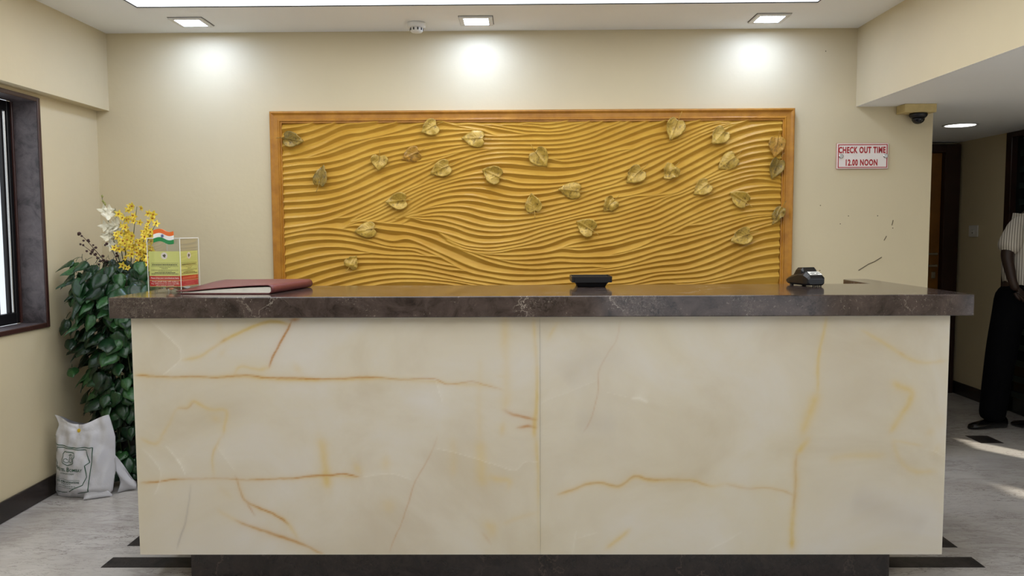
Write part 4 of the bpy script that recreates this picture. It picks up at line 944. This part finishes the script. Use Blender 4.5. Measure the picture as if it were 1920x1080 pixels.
# card payment terminal
ps = thing('card_terminal', 'black handheld card payment terminal with white label on the counter', 'card terminal', loc=(1.205, 3.40, ZT)); ps.rotation_euler.z = math.radians(14)
def loft(name, secs, mat, parent, smooth=False):
    n = len(secs[0]); v = [q for s_ in secs for q in s_]; f = [(j * n + i, j * n + (i + 1) % n, (j + 1) * n + (i + 1) % n, (j + 1) * n + i) for j in range(len(secs) - 1) for i in range(n)] + [tuple(range(n - 1, -1, -1)), tuple(range((len(secs) - 1) * n, len(secs) * n))]
    me = mesh(name, v, f, mat); bm = bmesh.new(); bm.from_mesh(me); bmesh.ops.recalc_face_normals(bm, faces=bm.faces[:]); bm.to_mesh(me); bm.free(); return link(name, me, parent=parent, smooth=smooth)
def sec(y, hw_, z0, z1, ch, cb_=.008): return [(-hw_ + cb_, y, z0), (hw_ - cb_, y, z0), (hw_, y, z0 + cb_), (hw_, y, z1 - ch), (hw_ - ch, y, z1), (-hw_ + ch, y, z1), (-hw_, y, z1 - ch), (-hw_, y, z0 + cb_)]
loft('terminal_body', [sec(-.076, .036, .010, .036, .008), sec(-.070, .041, .005, .048, .012), (sec(-.045, .043, .004, .060, .014)), sec(.0, .042, .004, .056, .012), sec(.06, .040, .004, .040, .01), sec(.088, .036, .006, .030, .008)], M['black'], ps)
loft('paper_housing', [sec(-.030, .032, .058, .062, .002, .001), sec(-.018, .036, .052, .078, .010, .002), sec(.020, .034, .046, .076, .010, .002), sec(.042, .030, .040, .050, .004, .001)], M['black'], ps)
def quad(name, pts, mat, par, thick=.0006):
    a = [Vector(q) for q in pts]; nn = (a[1] - a[0]).cross(a[3] - a[0]).normalized(); v = [q + nn * thick for q in a] + [q - nn * thick for q in a]
    return link(name, mesh(name, v, [(0, 1, 2, 3), (7, 6, 5, 4), (1, 0, 4, 5), (2, 1, 5, 6), (3, 2, 6, 7), (0, 3, 7, 4)], mat), parent=par)
lab = quad('label_sticker', [(-.026, -.0712, .0485), (.030, -.0712, .0485), (.028, -.046, .0607), (-.024, -.046, .0607)], M['white'], ps)
for z, a, b_ in ((.72, -.012, .024), (.42, -.02, .0), (.42, .008, .026), (.15, -.018, .01)):
    y = -.0712 + .0252 * z; zz = .0485 + .0122 * z; quad('label_print', [(a, y - .0012, zz - .0004), (b_, y - .0012, zz - .0004), (b_, y + .0012, zz + .0010), (a, y + .0012, zz + .0010)], M['inkdark'], lab, .0009)
quad('front_seam', [(-.034, -.0768, .030), (.034, -.0768, .030), (.034, -.0766, .0315), (-.034, -.0766, .0315)], M['chrome'] if False else simple('dark_grey_plastic', (52, 52, 58), .3), ps)
for k in range(5): link('contact_foot', boxes('contact_foot', [(-.012 + k * .009, -.008 + k * .009, -.071, -.066, .0, .0055)], M['darkslot']), parent=ps)
for x in (-.03, .03): link('rubber_foot', boxes('rubber_foot', [(x - .006, x + .006, .05, .062, 0, .0045)], M['darkslot']), parent=ps)

# ------------------------------------------------------------------ printed plastic bag on the floor
BY = 3.985
tb = thing('plastic_bag', 'white plastic carrier bag with green hotel print on the floor', 'bag', loc=(-2.21, BY, 0))
Lx = [(0, -2.362), (.023, -2.374), (.105, -2.368), (.183, -2.357), (.313, -2.354), (.37, -2.335), (.416, -2.362)]
Rx = [(0, -2.115), (.023, -2.083), (.06, -2.075), (.134, -2.062), (.206, -2.061), (.303, -2.059), (.351, -2.069), (.42, -2.085)]
def topline(u): return .418 - .040 * math.sin(math.pi * u) ** 1.2 + .004 * math.sin(9 * u)
def bag_xz(u, t):
    z = t * topline(u); zl = t * .417
    xl = np.interp(zl, *zip(*Lx)); xr = np.interp(zl, *zip(*Rx)); return xl + (xr - xl) * u, z
def bag_front(x, z):
    """depth of the front sheet for a point of the outline"""
    u = (x - (-2.365)) / .30; t = z / .40
    b_ = .075 * max(0, math.sin(math.pi * min(1, max(0, u)))) ** .7 * (max(0, 1 - t) ** .55 * .9 + .12) * min(1, .35 + t * 5)
    fo_ = .006 * math.sin(20 * u + 9 * t) * t + .005 * math.sin(33 * u - 14 * t + 1) * (1 - t) * t * 3 + .010 * math.exp(-((u - .52) / .05) ** 2) * max(0, t - .55) - .004 * math.sin(55 * t + 6 * u) * max(0, .35 - t)
    cr = .0045 * abs(math.sin(7 * u + 5.5 * t + .8 * math.sin(9 * t))) + .0035 * abs(math.sin(5 * u - 9 * t + 1.2 * math.sin(6 * u))) + .003 * abs(math.sin(17 * u + 3 * t + math.sin(12 * t)))
    cr += .012 * abs(math.sin(2.2 * math.atan2(t - .86, u - .5) * 2)) * max(0, t - .62) * 1.6
    return -b_ - fo_ - cr * min(1, 6 * max(0, u) + .2) * min(1, 6 * max(0, 1 - u) + .2)
nu, nt = 45, 49; G = np.zeros((nt, nu, 3)); Bk = np.zeros((nt, nu, 3))
for j in range(nt):
    for i in range(nu):
        u = i / (nu - 1); t = j / (nt - 1); x, z = bag_xz(u, t); y = bag_front(x, z); G[j, i] = (x + 2.21, y, z)
        e = math.sin(math.pi * u) ** .6; Bk[j, i] = (x + 2.21, .055 * e * (1 - t) ** .5 + .012 * e + .004 * math.sin(15 * u + 7 * t), z - .004 * t)
V = list(G.reshape(-1, 3)) + list(Bk.reshape(-1, 3)); F = []; N = nu * nt
for j in range(nt - 1):
    for i in range(nu - 1):
        a = j * nu + i; F.append((a, a + 1, a + nu + 1, a + nu)); F.append((N + a, N + a + nu, N + a + nu + 1, N + a + 1))
for j in range(nt - 1):
    a = j * nu; F.append((a, a + nu, N + a + nu, N + a)); a = j * nu + nu - 1; F.append((a + nu, a, N + a, N + a + nu))
for i in range(nu - 1): F.append((i + 1, i, N + i, N + i + 1))
link('bag_body', mesh('bag_body', V, F, M['bag']), parent=tb, smooth=True)
# loose folded corner spreading behind on the right, and the front hem flap
P = np.zeros((9, 9, 3))
for i in range(9):
    for j in range(9):
        a, b_ = i / 8, j / 8; top_ = .235 - .165 * a; P[i, j] = (.135 + .068 * a + .012 * math.sin(5 * b_), .03 + .05 * a + .012 * math.sin(7 * b_ + 3 * a), .004 + top_ * .85 * b_)
v, f = sheet_vf(P, .002); link('gusset_fold', mesh('gusset_fold', v, f, M['bag']), parent=tb, smooth=True)
P = np.zeros((9, 5, 3))
for i in range(9):
    for j in range(5):
        a, b_ = i / 8, j / 4; P[i, j] = (.02 + .115 * a, -.065 + .045 * a - .016 * b_ * (1 - a), .004 + .055 * (1 - b_) * math.sin(math.pi * (a * .8 + .15)))
v, f = sheet_vf(P, .002); link('hem_fold', mesh('hem_fold', v, f, M['bag']), parent=tb, smooth=True)
def on_bag(x, z, off=.0022): return (x + 2.21, bag_front(x, z) - off, z)
def bag_line(pts, wd=.0032, closed=False):
    pts = [(a / 1000, b_ / 1000) for a, b_ in pts]; dense = []
    for (a, b_), (c, d_) in zip(pts[:-1], pts[1:]):
        n_ = max(2, int(math.hypot(c - a, d_ - b_) / .006))
        for k in range(n_): dense.append((a + (c - a) * k / n_, b_ + (d_ - b_) * k / n_))
    dense.append(pts[-1]); V = []; F = []
    for k, (x, z) in enumerate(dense):
        p0 = dense[max(0, k - 1)]; p1 = dense[min(len(dense) - 1, k + 1)]; dx, dz = p1[0] - p0[0], p1[1] - p0[1]; L_ = math.hypot(dx, dz) or 1
        nx_, nz_ = -dz / L_ * wd / 2, dx / L_ * wd / 2; V += [on_bag(x + nx_, z + nz_), on_bag(x - nx_, z - nz_)]
    for k in range(len(dense) - 1): F.append((2 * k, 2 * k + 1, 2 * k + 3, 2 * k + 2))
    link('printed_line', mesh('printed_line', V, F, M['ink']), parent=tb)
bag_line([(-2348, 277), (-2254, 261), (-2148, 261), (-2158, 163), (-2170, 42), (-2226, 30)], .0036); bag_line([(-2283, 35), (-2362, 30)], .0030)
bag_line([(-2345, 236), (-2332, 262), (-2180, 248), (-2164, 187), (-2184, 173), (-2177, 115), (-2195, 76), (-2234, 62), (-2273, 37)], .0034)
bag_line([(-2352, 197), (-2347, 178), (-2354, 154)], .003)
bag_line([(-2292, 241), (-2238, 236), (-2235, 216), (-2242, 209), (-2240, 187), (-2253, 179), (-2277, 171), (-2305, 188), (-2308, 202), (-2301, 217), (-2303, 229), (-2292, 241)], .0034)
bag_line([(-2352, 101), (-2208, 101)], .0012)
# script letter with its swash
bag_line([(-2260, 226), (-2266, 205), (-2272, 188), (-2282, 186), (-2296, 193), (-2294, 204), (-2284, 206), (-2276, 198)], .0026)
bag_line([(-2270, 222), (-2258, 228), (-2247, 224), (-2247, 214), (-2258, 208), (-2247, 205), (-2246, 193), (-2257, 187), (-2268, 190)], .0028)
def bag_text(body, x0, x1, z, h, bold=.0, shear=0.0):
    me = text_mesh('printed_text', body, .05, M['ink'], bold, shear=shear); xs = [q.co.x for q in me.vertices]; ys = [q.co.y for q in me.vertices]
    bm = bmesh.new(); bm.from_mesh(me); bmesh.ops.triangulate(bm, faces=bm.faces[:]); bm.to_mesh(me); bm.free()
    for q in me.vertices:
        x = x0 + (q.co.x - min(xs)) / (max(xs) - min(xs)) * (x1 - x0); zz = z + ((q.co.y - min(ys)) / (max(ys) - min(ys)) - .5) * h; q.co = Vector(on_bag(x, zz, .0026))
    link('printed_text', me, parent=tb)
bag_text('H', -2.350, -2.334, .152, .021, .0006); bag_text('OTEL', -2.332, -2.287, .150, .015, .0005); bag_text('B', -2.280, -2.264, .152, .021, .0006); bag_text('OMBAY', -2.262, -2.194, .150, .015, .0005)
bag_text('INTERNATIONAL', -2.319, -2.238, .131, .007)
bag_text('HOTEL BOMBAY INTERNATIONAL', -2.352, -2.208, .090, .0095, .001, .25)
r = random.Random(2)
for z, a, b_ in ((.080, -2.319, -2.262), (.070, -2.346, -2.226), (.061, -2.335, -2.24)):
    x = a
    while x < b_:
        w_ = r.uniform(.004, .011); bag_line([(x * 1000, z * 1000), ((x + w_) * 1000, z * 1000)], .0022); x += w_ + .003
x, z = -2.219, .345
o = link('bag_badge', lathe('bag_badge', [(.010, 0), (.0102, .002), (.009, .0035), (.001, .0042)], 20, M['gsmile'], (0, 0, 0), 'y'), parent=tb); o.location = on_bag(x, z, .001)

# ------------------------------------------------------------------ tall pothos plant and flowers in the corner
rnd = random.Random(11)
PC = Vector((-2.10, 4.27, 0))
pp = thing('pothos_plant', 'tall dense pothos plant with glossy green heart leaves in the corner', 'potted plant', loc=PC)
link('pot', lathe('pot', [(.06, .0005), (.072, .01), (.088, .2), (.094, .22), (.094, .235), (.084, .235), (.08, .2), (.001, .2)], 32, simple('dark_pot', (36, 30, 28), .5)), parent=pp, smooth=False)
link('coir_pole', lathe('coir_pole', [(.035, .2), (.034, .7), (.033, 1.12), (.02, 1.13), (.001, 1.13)], 16, M['coir']), parent=pp, smooth=True)
XLIM = XL + .012 - PC.x; YLIM = DW - .03 - PC.y
def env(z):   # foliage half-width with height
    return float(np.interp(z, [0, .15, .4, .7, .95, 1.1, 1.2, 1.3], [.16, .18, .2, .225, .27, .29, .25, .08]))
leafm = []
for k in range(8):
    v, f = leaf_disc(1.0, .80 + .05 * (k % 3), 3, 16, cup=.22, wave=.02, vein=0, curl=.16 + .06 * (k % 3), seed=k, th=.012, notch=.16)
    v2, f2 = tube_vf([(0.05, 0, -.01), (-.18, .02, .03), (-.42, .0, -.05)], [.018, .016, .014], 4)
    leafm.append(mesh('leaf', *join_vf((v, f), (v2, f2)), mat=(M['g1'], M['g2'], M['g1'], M['g3'], M['g2'], M['g1'], M['g2'], M['g3'])[k]))
for me in leafm:
    for p_ in me.polygons: p_.use_smooth = True
placed = []; tries = 0
def leaf_matrix(pos, out, L):
    """tip hangs down and outwards, upper face turned to the outside"""
    tip = (out * rnd.uniform(.25, .8) + Vector((0, 0, -1)) * rnd.uniform(.35, 1.0) + Vector((rnd.uniform(-.6, .6), rnd.uniform(-.4, .3), 0))).normalized()
    nrm = (out + Vector((rnd.uniform(-.3, .3), rnd.uniform(-.3, .3), rnd.uniform(.15, .8)))); nrm = (nrm - tip * nrm.dot(tip)).normalized(); side = nrm.cross(tip)
    return Matrix((tip, side, nrm)).transposed() * L
def fits(me, Mx, pos):
    q = [Mx @ v_.co + pos for v_ in me.vertices]
    return min(v_.x for v_ in q) > XLIM and max(v_.y for v_ in q) < YLIM and min(v_.z for v_ in q) > .01
cnt = 0
while cnt < 285 and tries < 6000:
    tries += 1
    z = rnd.choice([rnd.uniform(.06, 1.2), rnd.uniform(.8, 1.2), rnd.uniform(.4, 1.15), rnd.uniform(.08, .55)]); a = rnd.gauss(-math.pi / 2 - .25, 1.0); R_ = env(z) * rnd.uniform(.72, 1.05)
    pos = Vector((R_ * math.cos(a) * 1.0, R_ * math.sin(a), z)); L = rnd.uniform(.070, .115) * (1.0 if z > .45 else .82)
    if pos.x < XLIM + .05 or pos.y > YLIM - .06 or (pos.x > .40): continue
    if pos.y + PC.y < 3.63 and z < 1.12 and pos.x + PC.x > -1.6: continue
    if z < .46 and pos.y < -.16 and pos.x < .16: continue          # the bag stands here
    if any((pos - q).length < .030 for q in placed): continue
    placed.append(pos); out = Vector((math.cos(a), math.sin(a), .1)).normalized()
    me = rnd.choice(leafm); Mx = leaf_matrix(pos, out, L)
    if not fits(me, Mx, pos): placed.pop(); continue
    o = link('leaf', me, parent=pp); o.matrix_local = Matrix.Translation(pos) @ Mx.to_4x4(); cnt += 1
# trailing leaves that stand clear on the wall side
for x, y, z, L in ((-.245, -.17, .90, .085), (-.235, -.16, .795, .075), (-.24, -.15, .64, .075), (-.17, -.2, 1.03, .09), (-.21, -.12, 1.19, .075), (-.2, -.15, 1.05, .09)):
    for _ in range(60):
        me = leafm[rnd.randrange(8)]; pos = Vector((x, y, z)); Mx = leaf_matrix(pos, Vector((-.15, -.95, .2)).normalized(), L)
        if fits(me, Mx, pos): break
    else: continue
    o = link('leaf', me, parent=pp); o.matrix_local = Matrix.Translation(pos) @ Mx.to_4x4()
# inner foliage too tangled to count
V = []; F = []
for k in range(420):
    z = rnd.uniform(.2, 1.2); a = rnd.uniform(0, 2 * math.pi); R_ = env(z) * rnd.uniform(.25, .8); pos = Vector((R_ * math.cos(a), R_ * math.sin(a), z))
    if pos.x < XLIM + .08 or pos.y > YLIM - .09 or (z < .46 and pos.y < -.1 and pos.x < .06): continue
    Mx = leaf_matrix(pos, Vector((math.cos(a), math.sin(a), .1)).normalized(), rnd.uniform(.055, .085)); me = leafm[k % 8]; o_ = len(V)
    if not fits(me, Mx, pos): continue
    V += [Mx @ q.co + pos for q in me.vertices]; F += [tuple(i + o_ for i in p_.vertices) for p_ in me.polygons]
o = link('inner_foliage', mesh('inner_foliage', V, F, M['g2']), parent=pp, smooth=True); o['kind'] = 'stuff'
for k in range(12):
    a = rnd.uniform(-2.9, -.2); z0 = rnd.uniform(.95, 1.15); pts = []
    for q in range(9):
        t = q / 8; z = z0 * (1 - t) + rnd.uniform(.12, .2) * t; R_ = .05 + (env(z) * .7 - .05) * min(1, t * 2.2); aa = a + .5 * math.sin(3 * t + k); x_ = max(XLIM + .02, R_ * math.cos(aa)); y_ = R_ * math.sin(aa)
        if z < .46 and x_ < .1: y_ = max(y_, -.11)
        pts.append((x_, y_, z))
    v, f = tube_vf(pts, .0035, 5); link('vine', mesh('vine', v, f, M['stem']), parent=pp, smooth=True)

# flower arrangement above the foliage
fa = thing('flower_arrangement', 'yellow and white artificial flowers rising above the pothos leaves', 'flowers', loc=(PC.x, PC.y, 1.13))
def petal_flower(n, L, W, seed, cup=.25):
    parts = []
    for k in range(n):
        P = heart_leaf(L, W, 5, 5, cup=.1, fold=0, wave=.03, seed=seed + k, notch=.0, curl=-cup); v, f = sheet_vf(P, L * .03); Rm = Matrix.Rotation(2 * math.pi * k / n, 3, 'Z'); parts.append(([Rm @ Vector(q) for q in v], f))
    return join_vf(*parts)
ym = [mesh('yellow_flower', *petal_flower(5, .017, .012, s_), mat=M['fy']) for s_ in (1, 20, 40)]
wm = [mesh('white_flower', *petal_flower(4, .026, .020, s_, .5), mat=M['fw']) for s_ in (3, 23)]
def bud_mesh(name, r_, mat): return lathe(name, [(.0005, -r_ * 1.3), (r_ * .8, -r_ * .6), (r_, 0), (r_ * .6, r_ * .9), (.0005, r_ * 1.4)], 8, mat)
ybud = bud_mesh('throat', .0034, M['fo']); gb = bud_mesh('bud', .006, M['fg']); bb = bud_mesh('brown_bud', .0055, M['fb'])
def orient(n_): return n_.to_track_quat('Z', 'Y').to_matrix().to_4x4()
def spray(tipx, tipz, y, nfl, kind, base=(0, 0, -.12), spread=.06, lo=.35):
    b0 = Vector(base); b1 = Vector((tipx, y, tipz)); mid = (b0 + b1) / 2 + Vector((tipx * .1, -.02, .07)); pts = []
    for q in range(9):
        t = q / 8; pts.append(b0 * (1 - t) ** 2 + mid * 2 * t * (1 - t) + b1 * t * t)
    v, f = tube_vf(pts, [.0028 - .0016 * q / 8 for q in range(9)], 5); link('flower_stem', mesh('flower_stem', v, f, M['fb'] if kind == 'b' else M['stem']), parent=fa, smooth=True)
    for k in range(nfl):
        t = lo + (1 - lo) * (k + .5) / nfl; c = b0 * (1 - t) ** 2 + mid * 2 * t * (1 - t) + b1 * t * t; sp = spread * (1.15 - .6 * t)
        pos = c + Vector((rnd.uniform(-sp, sp), rnd.uniform(-sp * .9, sp * .2), rnd.uniform(-sp, sp)))
        if pos.x < XLIM + .03: pos.x = XLIM + .03
        n_ = Vector((rnd.uniform(-.7, .5), -1, rnd.uniform(-.3, .6))).normalized(); s_ = rnd.uniform(1.0, 1.5)
        if kind == 'y':
            o = link('yellow_flower', rnd.choice(ym), parent=fa); o.matrix_local = Matrix.Translation(pos) @ orient(n_) @ Matrix.Scale(s_, 4); q_ = link('throat', ybud, parent=o); q_.location = (0, 0, .002)
        elif kind == 'w':
            if t > .82: o = link('bud', gb, parent=fa); o.matrix_local = Matrix.Translation(c + (pos - c) * .35) @ orient(Vector((0, -.3, 1)))
            else: o = link('white_flower', rnd.choice(wm), parent=fa); o.matrix_local = Matrix.Translation(c + (pos - c) * .8) @ orient(n_) @ Matrix.Scale(s_, 4)
        else: o = link('brown_bud', bb, parent=fa); o.matrix_local = Matrix.Translation(c + (pos - c) * .7) @ orient(n_) @ Matrix.Scale(s_, 4)
for a in ((.02, .30, -.06, 13), (.10, .34, -.08, 15), (.17, .30, -.05, 14), (.21, .26, -.1, 10), (.15, .18, -.14, 15), (.06, .20, -.15, 12), (.20, .12, -.16, 12), (.19, .03, -.17, 9)): spray(a[0], a[1], a[2], a[3], 'y', lo=.5)
spray(-.10, .40, -.05, 16, 'w', lo=.38, spread=.05); spray(-.045, .335, -.02, 13, 'w', lo=.4, spread=.05)
spray(-.205, .205, -.09, 14, 'b', lo=.45, spread=.035); spray(-.17, .14, -.12, 10, 'b', lo=.4, spread=.04); spray(.14, .12, .02, 8, 'b', lo=.4); spray(-.03, .14, -.12, 9, 'b', lo=.4)

# ------------------------------------------------------------------ person standing in the passage, back three-quarters turned
pe = thing('person', 'person in white striped shirt and black trousers, hand on hip', 'person', loc=(3.3, 5.28, 0))
def rel(l): return [(x - 3.3, y - 5.28, z) for x, y, z in l]
# body: pelvis, spine, neck, head, arms, legs as one surface
bv = rel([(3.30, 5.29, .93), (3.315, 5.29, 1.10), (3.33, 5.28, 1.28), (3.36, 5.27, 1.40), (3.385, 5.26, 1.465), (3.41, 5.255, 1.52), (3.415, 5.25, 1.60), (3.415, 5.25, 1.665),
          (3.215, 5.235, 1.335), (3.125, 5.20, 1.165), (3.150, 5.155, .975), (3.175, 5.15, .935),
          (3.45, 5.31, 1.345), (3.465, 5.32, 1.09), (3.455, 5.29, .85), (3.45, 5.28, .80),
          (3.19, 5.27, .87), (3.165, 5.30, .47), (3.155, 5.335, .09), (3.41, 5.27, .87), (3.42, 5.24, .47), (3.42, 5.22, .09)])
be = [(0, 1), (1, 2), (2, 3), (3, 4), (4, 5), (5, 6), (6, 7), (3, 8), (8, 9), (9, 10), (10, 11), (3, 12), (12, 13), (13, 14), (14, 15), (0, 16), (16, 17), (17, 18), (0, 19), (19, 20), (20, 21)]
br = [.075, .10, .12, .08, .055, .062, .08, .062, .052, .040, .027, .026, .052, .038, .027, .026, .055, .052, .036, .055, .052, .036]
link('body', skin_mesh('body', bv, be, br, M['skin']), parent=pe)
# fingers of the hand on the hip and of the hanging hand
def fingers(root, dirv, down, sgn):
    r0 = Vector(root) - Vector((3.3, 5.28, 0)); d = Vector(dirv).normalized(); sd_ = d.cross(Vector(down)).normalized(); parts = []
    for k, (off, ln) in enumerate(((-.027, .062), (-.009, .072), (.009, .068), (.026, .052))):
        p0 = r0 + sd_ * off; p1 = p0 + d * ln * .45; p2 = p1 + (d * .8 + Vector(down) * .5).normalized() * ln * .32; p3 = p2 + (d * .5 + Vector(down) * .85).normalized() * ln * .25
        parts.append(tube_vf([p0 - d * .02, p0, p1, p2, p3], [.009, .009, .0085, .0078, .006], 8))
    p0 = r0 - d * .035 - sd_ * .03 * sgn; parts.append(tube_vf([p0, p0 - sd_ * .02 * sgn + d * .025, p0 - sd_ * .024 * sgn + d * .05], [.011, .0095, .007], 8))
    link('hand_fingers', mesh('hand_fingers', *join_vf(*parts), mat=M['skin']), parent=pe, smooth=True)
fingers((3.185, 5.145, .925), (.75, .1, -.55), (0, .6, -.5), 1); fingers((3.45, 5.275, .775), (0, -.1, -1), (-.8, 0, -.2), -1)
# head details: nose, ears, hair
hc = Vector((3.415, 5.25, 1.615)) - Vector((3.3, 5.28, 0)); fd = Vector((-.35, .93, 0)).normalized(); sd2 = Vector((0, 0, 1)).cross(fd)
def blob(c, rx, ry, rz, fx=fd): 
    v = []; f = []; n_, m_ = 12, 8; s2 = Vector((0, 0, 1)).cross(fx)
    for j in range(m_ + 1):
        for i in range(n_):
            a, b_ = 2 * math.pi * i / n_, math.pi * j / m_ - math.pi / 2; v.append(c + fx * rx * math.cos(a) * math.cos(b_) + s2 * ry * math.sin(a) * math.cos(b_) + Vector((0, 0, rz * math.sin(b_))))
    for j in range(m_):
        for i in range(n_): f.append((j * n_ + i, j * n_ + (i + 1) % n_, (j + 1) * n_ + (i + 1) % n_, (j + 1) * n_ + i))
    return v, f
link('face', mesh('face', *join_vf(blob(hc + fd * .012, .088, .072, .105), blob(hc + fd * .094 - Vector((0, 0, .012)), .018, .013, .024), blob(hc + sd2 * .074, .018, .010, .03), blob(hc - sd2 * .074, .018, .010, .03), blob(hc + fd * .086 - Vector((0, 0, .052)), .010, .024, .008)), mat=M['skin']), parent=pe, smooth=True)
link('eyes', mesh('eyes', *join_vf(blob(hc + fd * .082 + sd2 * .03 + Vector((0, 0, .012)), .012, .014, .008), blob(hc + fd * .082 - sd2 * .03 + Vector((0, 0, .012)), .012, .014, .008)), mat=M['white']), parent=pe, smooth=True)
link('hair', mesh('hair', *blob(hc - fd * .016 + Vector((0, 0, .034)), .093, .082, .088), mat=M['hair']), parent=pe, smooth=True)
def shirt_mat():
    k = NT('striped_shirt'); wv = k.n('ShaderNodeTexWave', wave_type='BANDS', bands_direction='X', Scale=22.0, Distortion=.6); k.l(k.mapped((1, 1, .12), (0, 0, .6)), wv.inputs['Vector'])
    k.base(k.ramp(wv.outputs['Fac'], [(.3, lin((150, 142, 132))), (.55, lin((214, 208, 196)))])); k.set(Roughness=.85); k.bump(k.noise(22, 4), .5, .01); return k.m
sv = rel([(3.315, 5.29, .86), (3.315, 5.29, 1.08), (3.33, 5.28, 1.25), (3.355, 5.27, 1.375), (3.38, 5.262, 1.432), (3.225, 5.238, 1.335), (3.165, 5.218, 1.25), (3.118, 5.20, 1.175), (3.445, 5.31, 1.345), (3.457, 5.315, 1.25), (3.463, 5.32, 1.15)])
link('shirt', skin_mesh('shirt', sv, [(0, 1), (1, 2), (2, 3), (3, 4), (3, 5), (5, 6), (6, 7), (3, 8), (8, 9), (9, 10)], [.142, .158, .158, .112, .062, .078, .073, .072, .064, .058, .058], shirt_mat(), root=2), parent=pe)
tv = rel([(3.30, 5.29, 1.01), (3.30, 5.29, .88), (3.20, 5.275, .80), (3.165, 5.29, .47), (3.15, 5.325, .12), (3.15, 5.33, .045), (3.40, 5.275, .80), (3.42, 5.24, .47), (3.42, 5.225, .12), (3.42, 5.222, .045)])
link('trousers', skin_mesh('trousers', tv, [(0, 1), (1, 2), (2, 3), (3, 4), (4, 5), (1, 6), (6, 7), (7, 8), (8, 9)], [.140, .136, .106, .096, .085, .085, .100, .088, .082, .082], M['trou'], root=1), parent=pe)
def shoe(heel, toe):
    h, t = Vector(heel) - Vector((3.3, 5.28, 0)), Vector(toe) - Vector((3.3, 5.28, 0)); d = t - h; L = d.length; d.normalize(); s_ = Vector((0, 0, 1)).cross(d); secs = []
    for q, hw_, ht in ((0, .018, .05), (.03, .03, .075), (.22, .037, .082), (.42, .038, .07), (.62, .044, .054), (.8, .045, .043), (.93, .034, .034), (1.0, .012, .022)):
        c = h + d * (q * L); secs.append([c + s_ * (hw_ * math.cos(a)) + Vector((0, 0, max(.0005, ht * .5 + ht * .5 * math.sin(a)))) for a in np.linspace(0, 2 * math.pi, 16, endpoint=False)])
    n_ = 16; v = [q for s0 in secs for q in s0]; f = [(j * n_ + i, j * n_ + (i + 1) % n_, (j + 1) * n_ + (i + 1) % n_, (j + 1) * n_ + i) for j in range(len(secs) - 1) for i in range(n_)] + [tuple(range(n_ - 1, -1, -1)), tuple(range((len(secs) - 1) * n_, len(secs) * n_))]
    me = mesh('shoe', v, f, M['shoe']); bm = bmesh.new(); bm.from_mesh(me); bmesh.ops.recalc_face_normals(bm, faces=bm.faces[:]); bm.to_mesh(me); bm.free(); link('shoe', me, parent=pe, smooth=True)
shoe((3.255, 5.345, 0), (2.985, 5.305, 0)); shoe((3.43, 5.17, 0), (3.34, 5.42, 0))
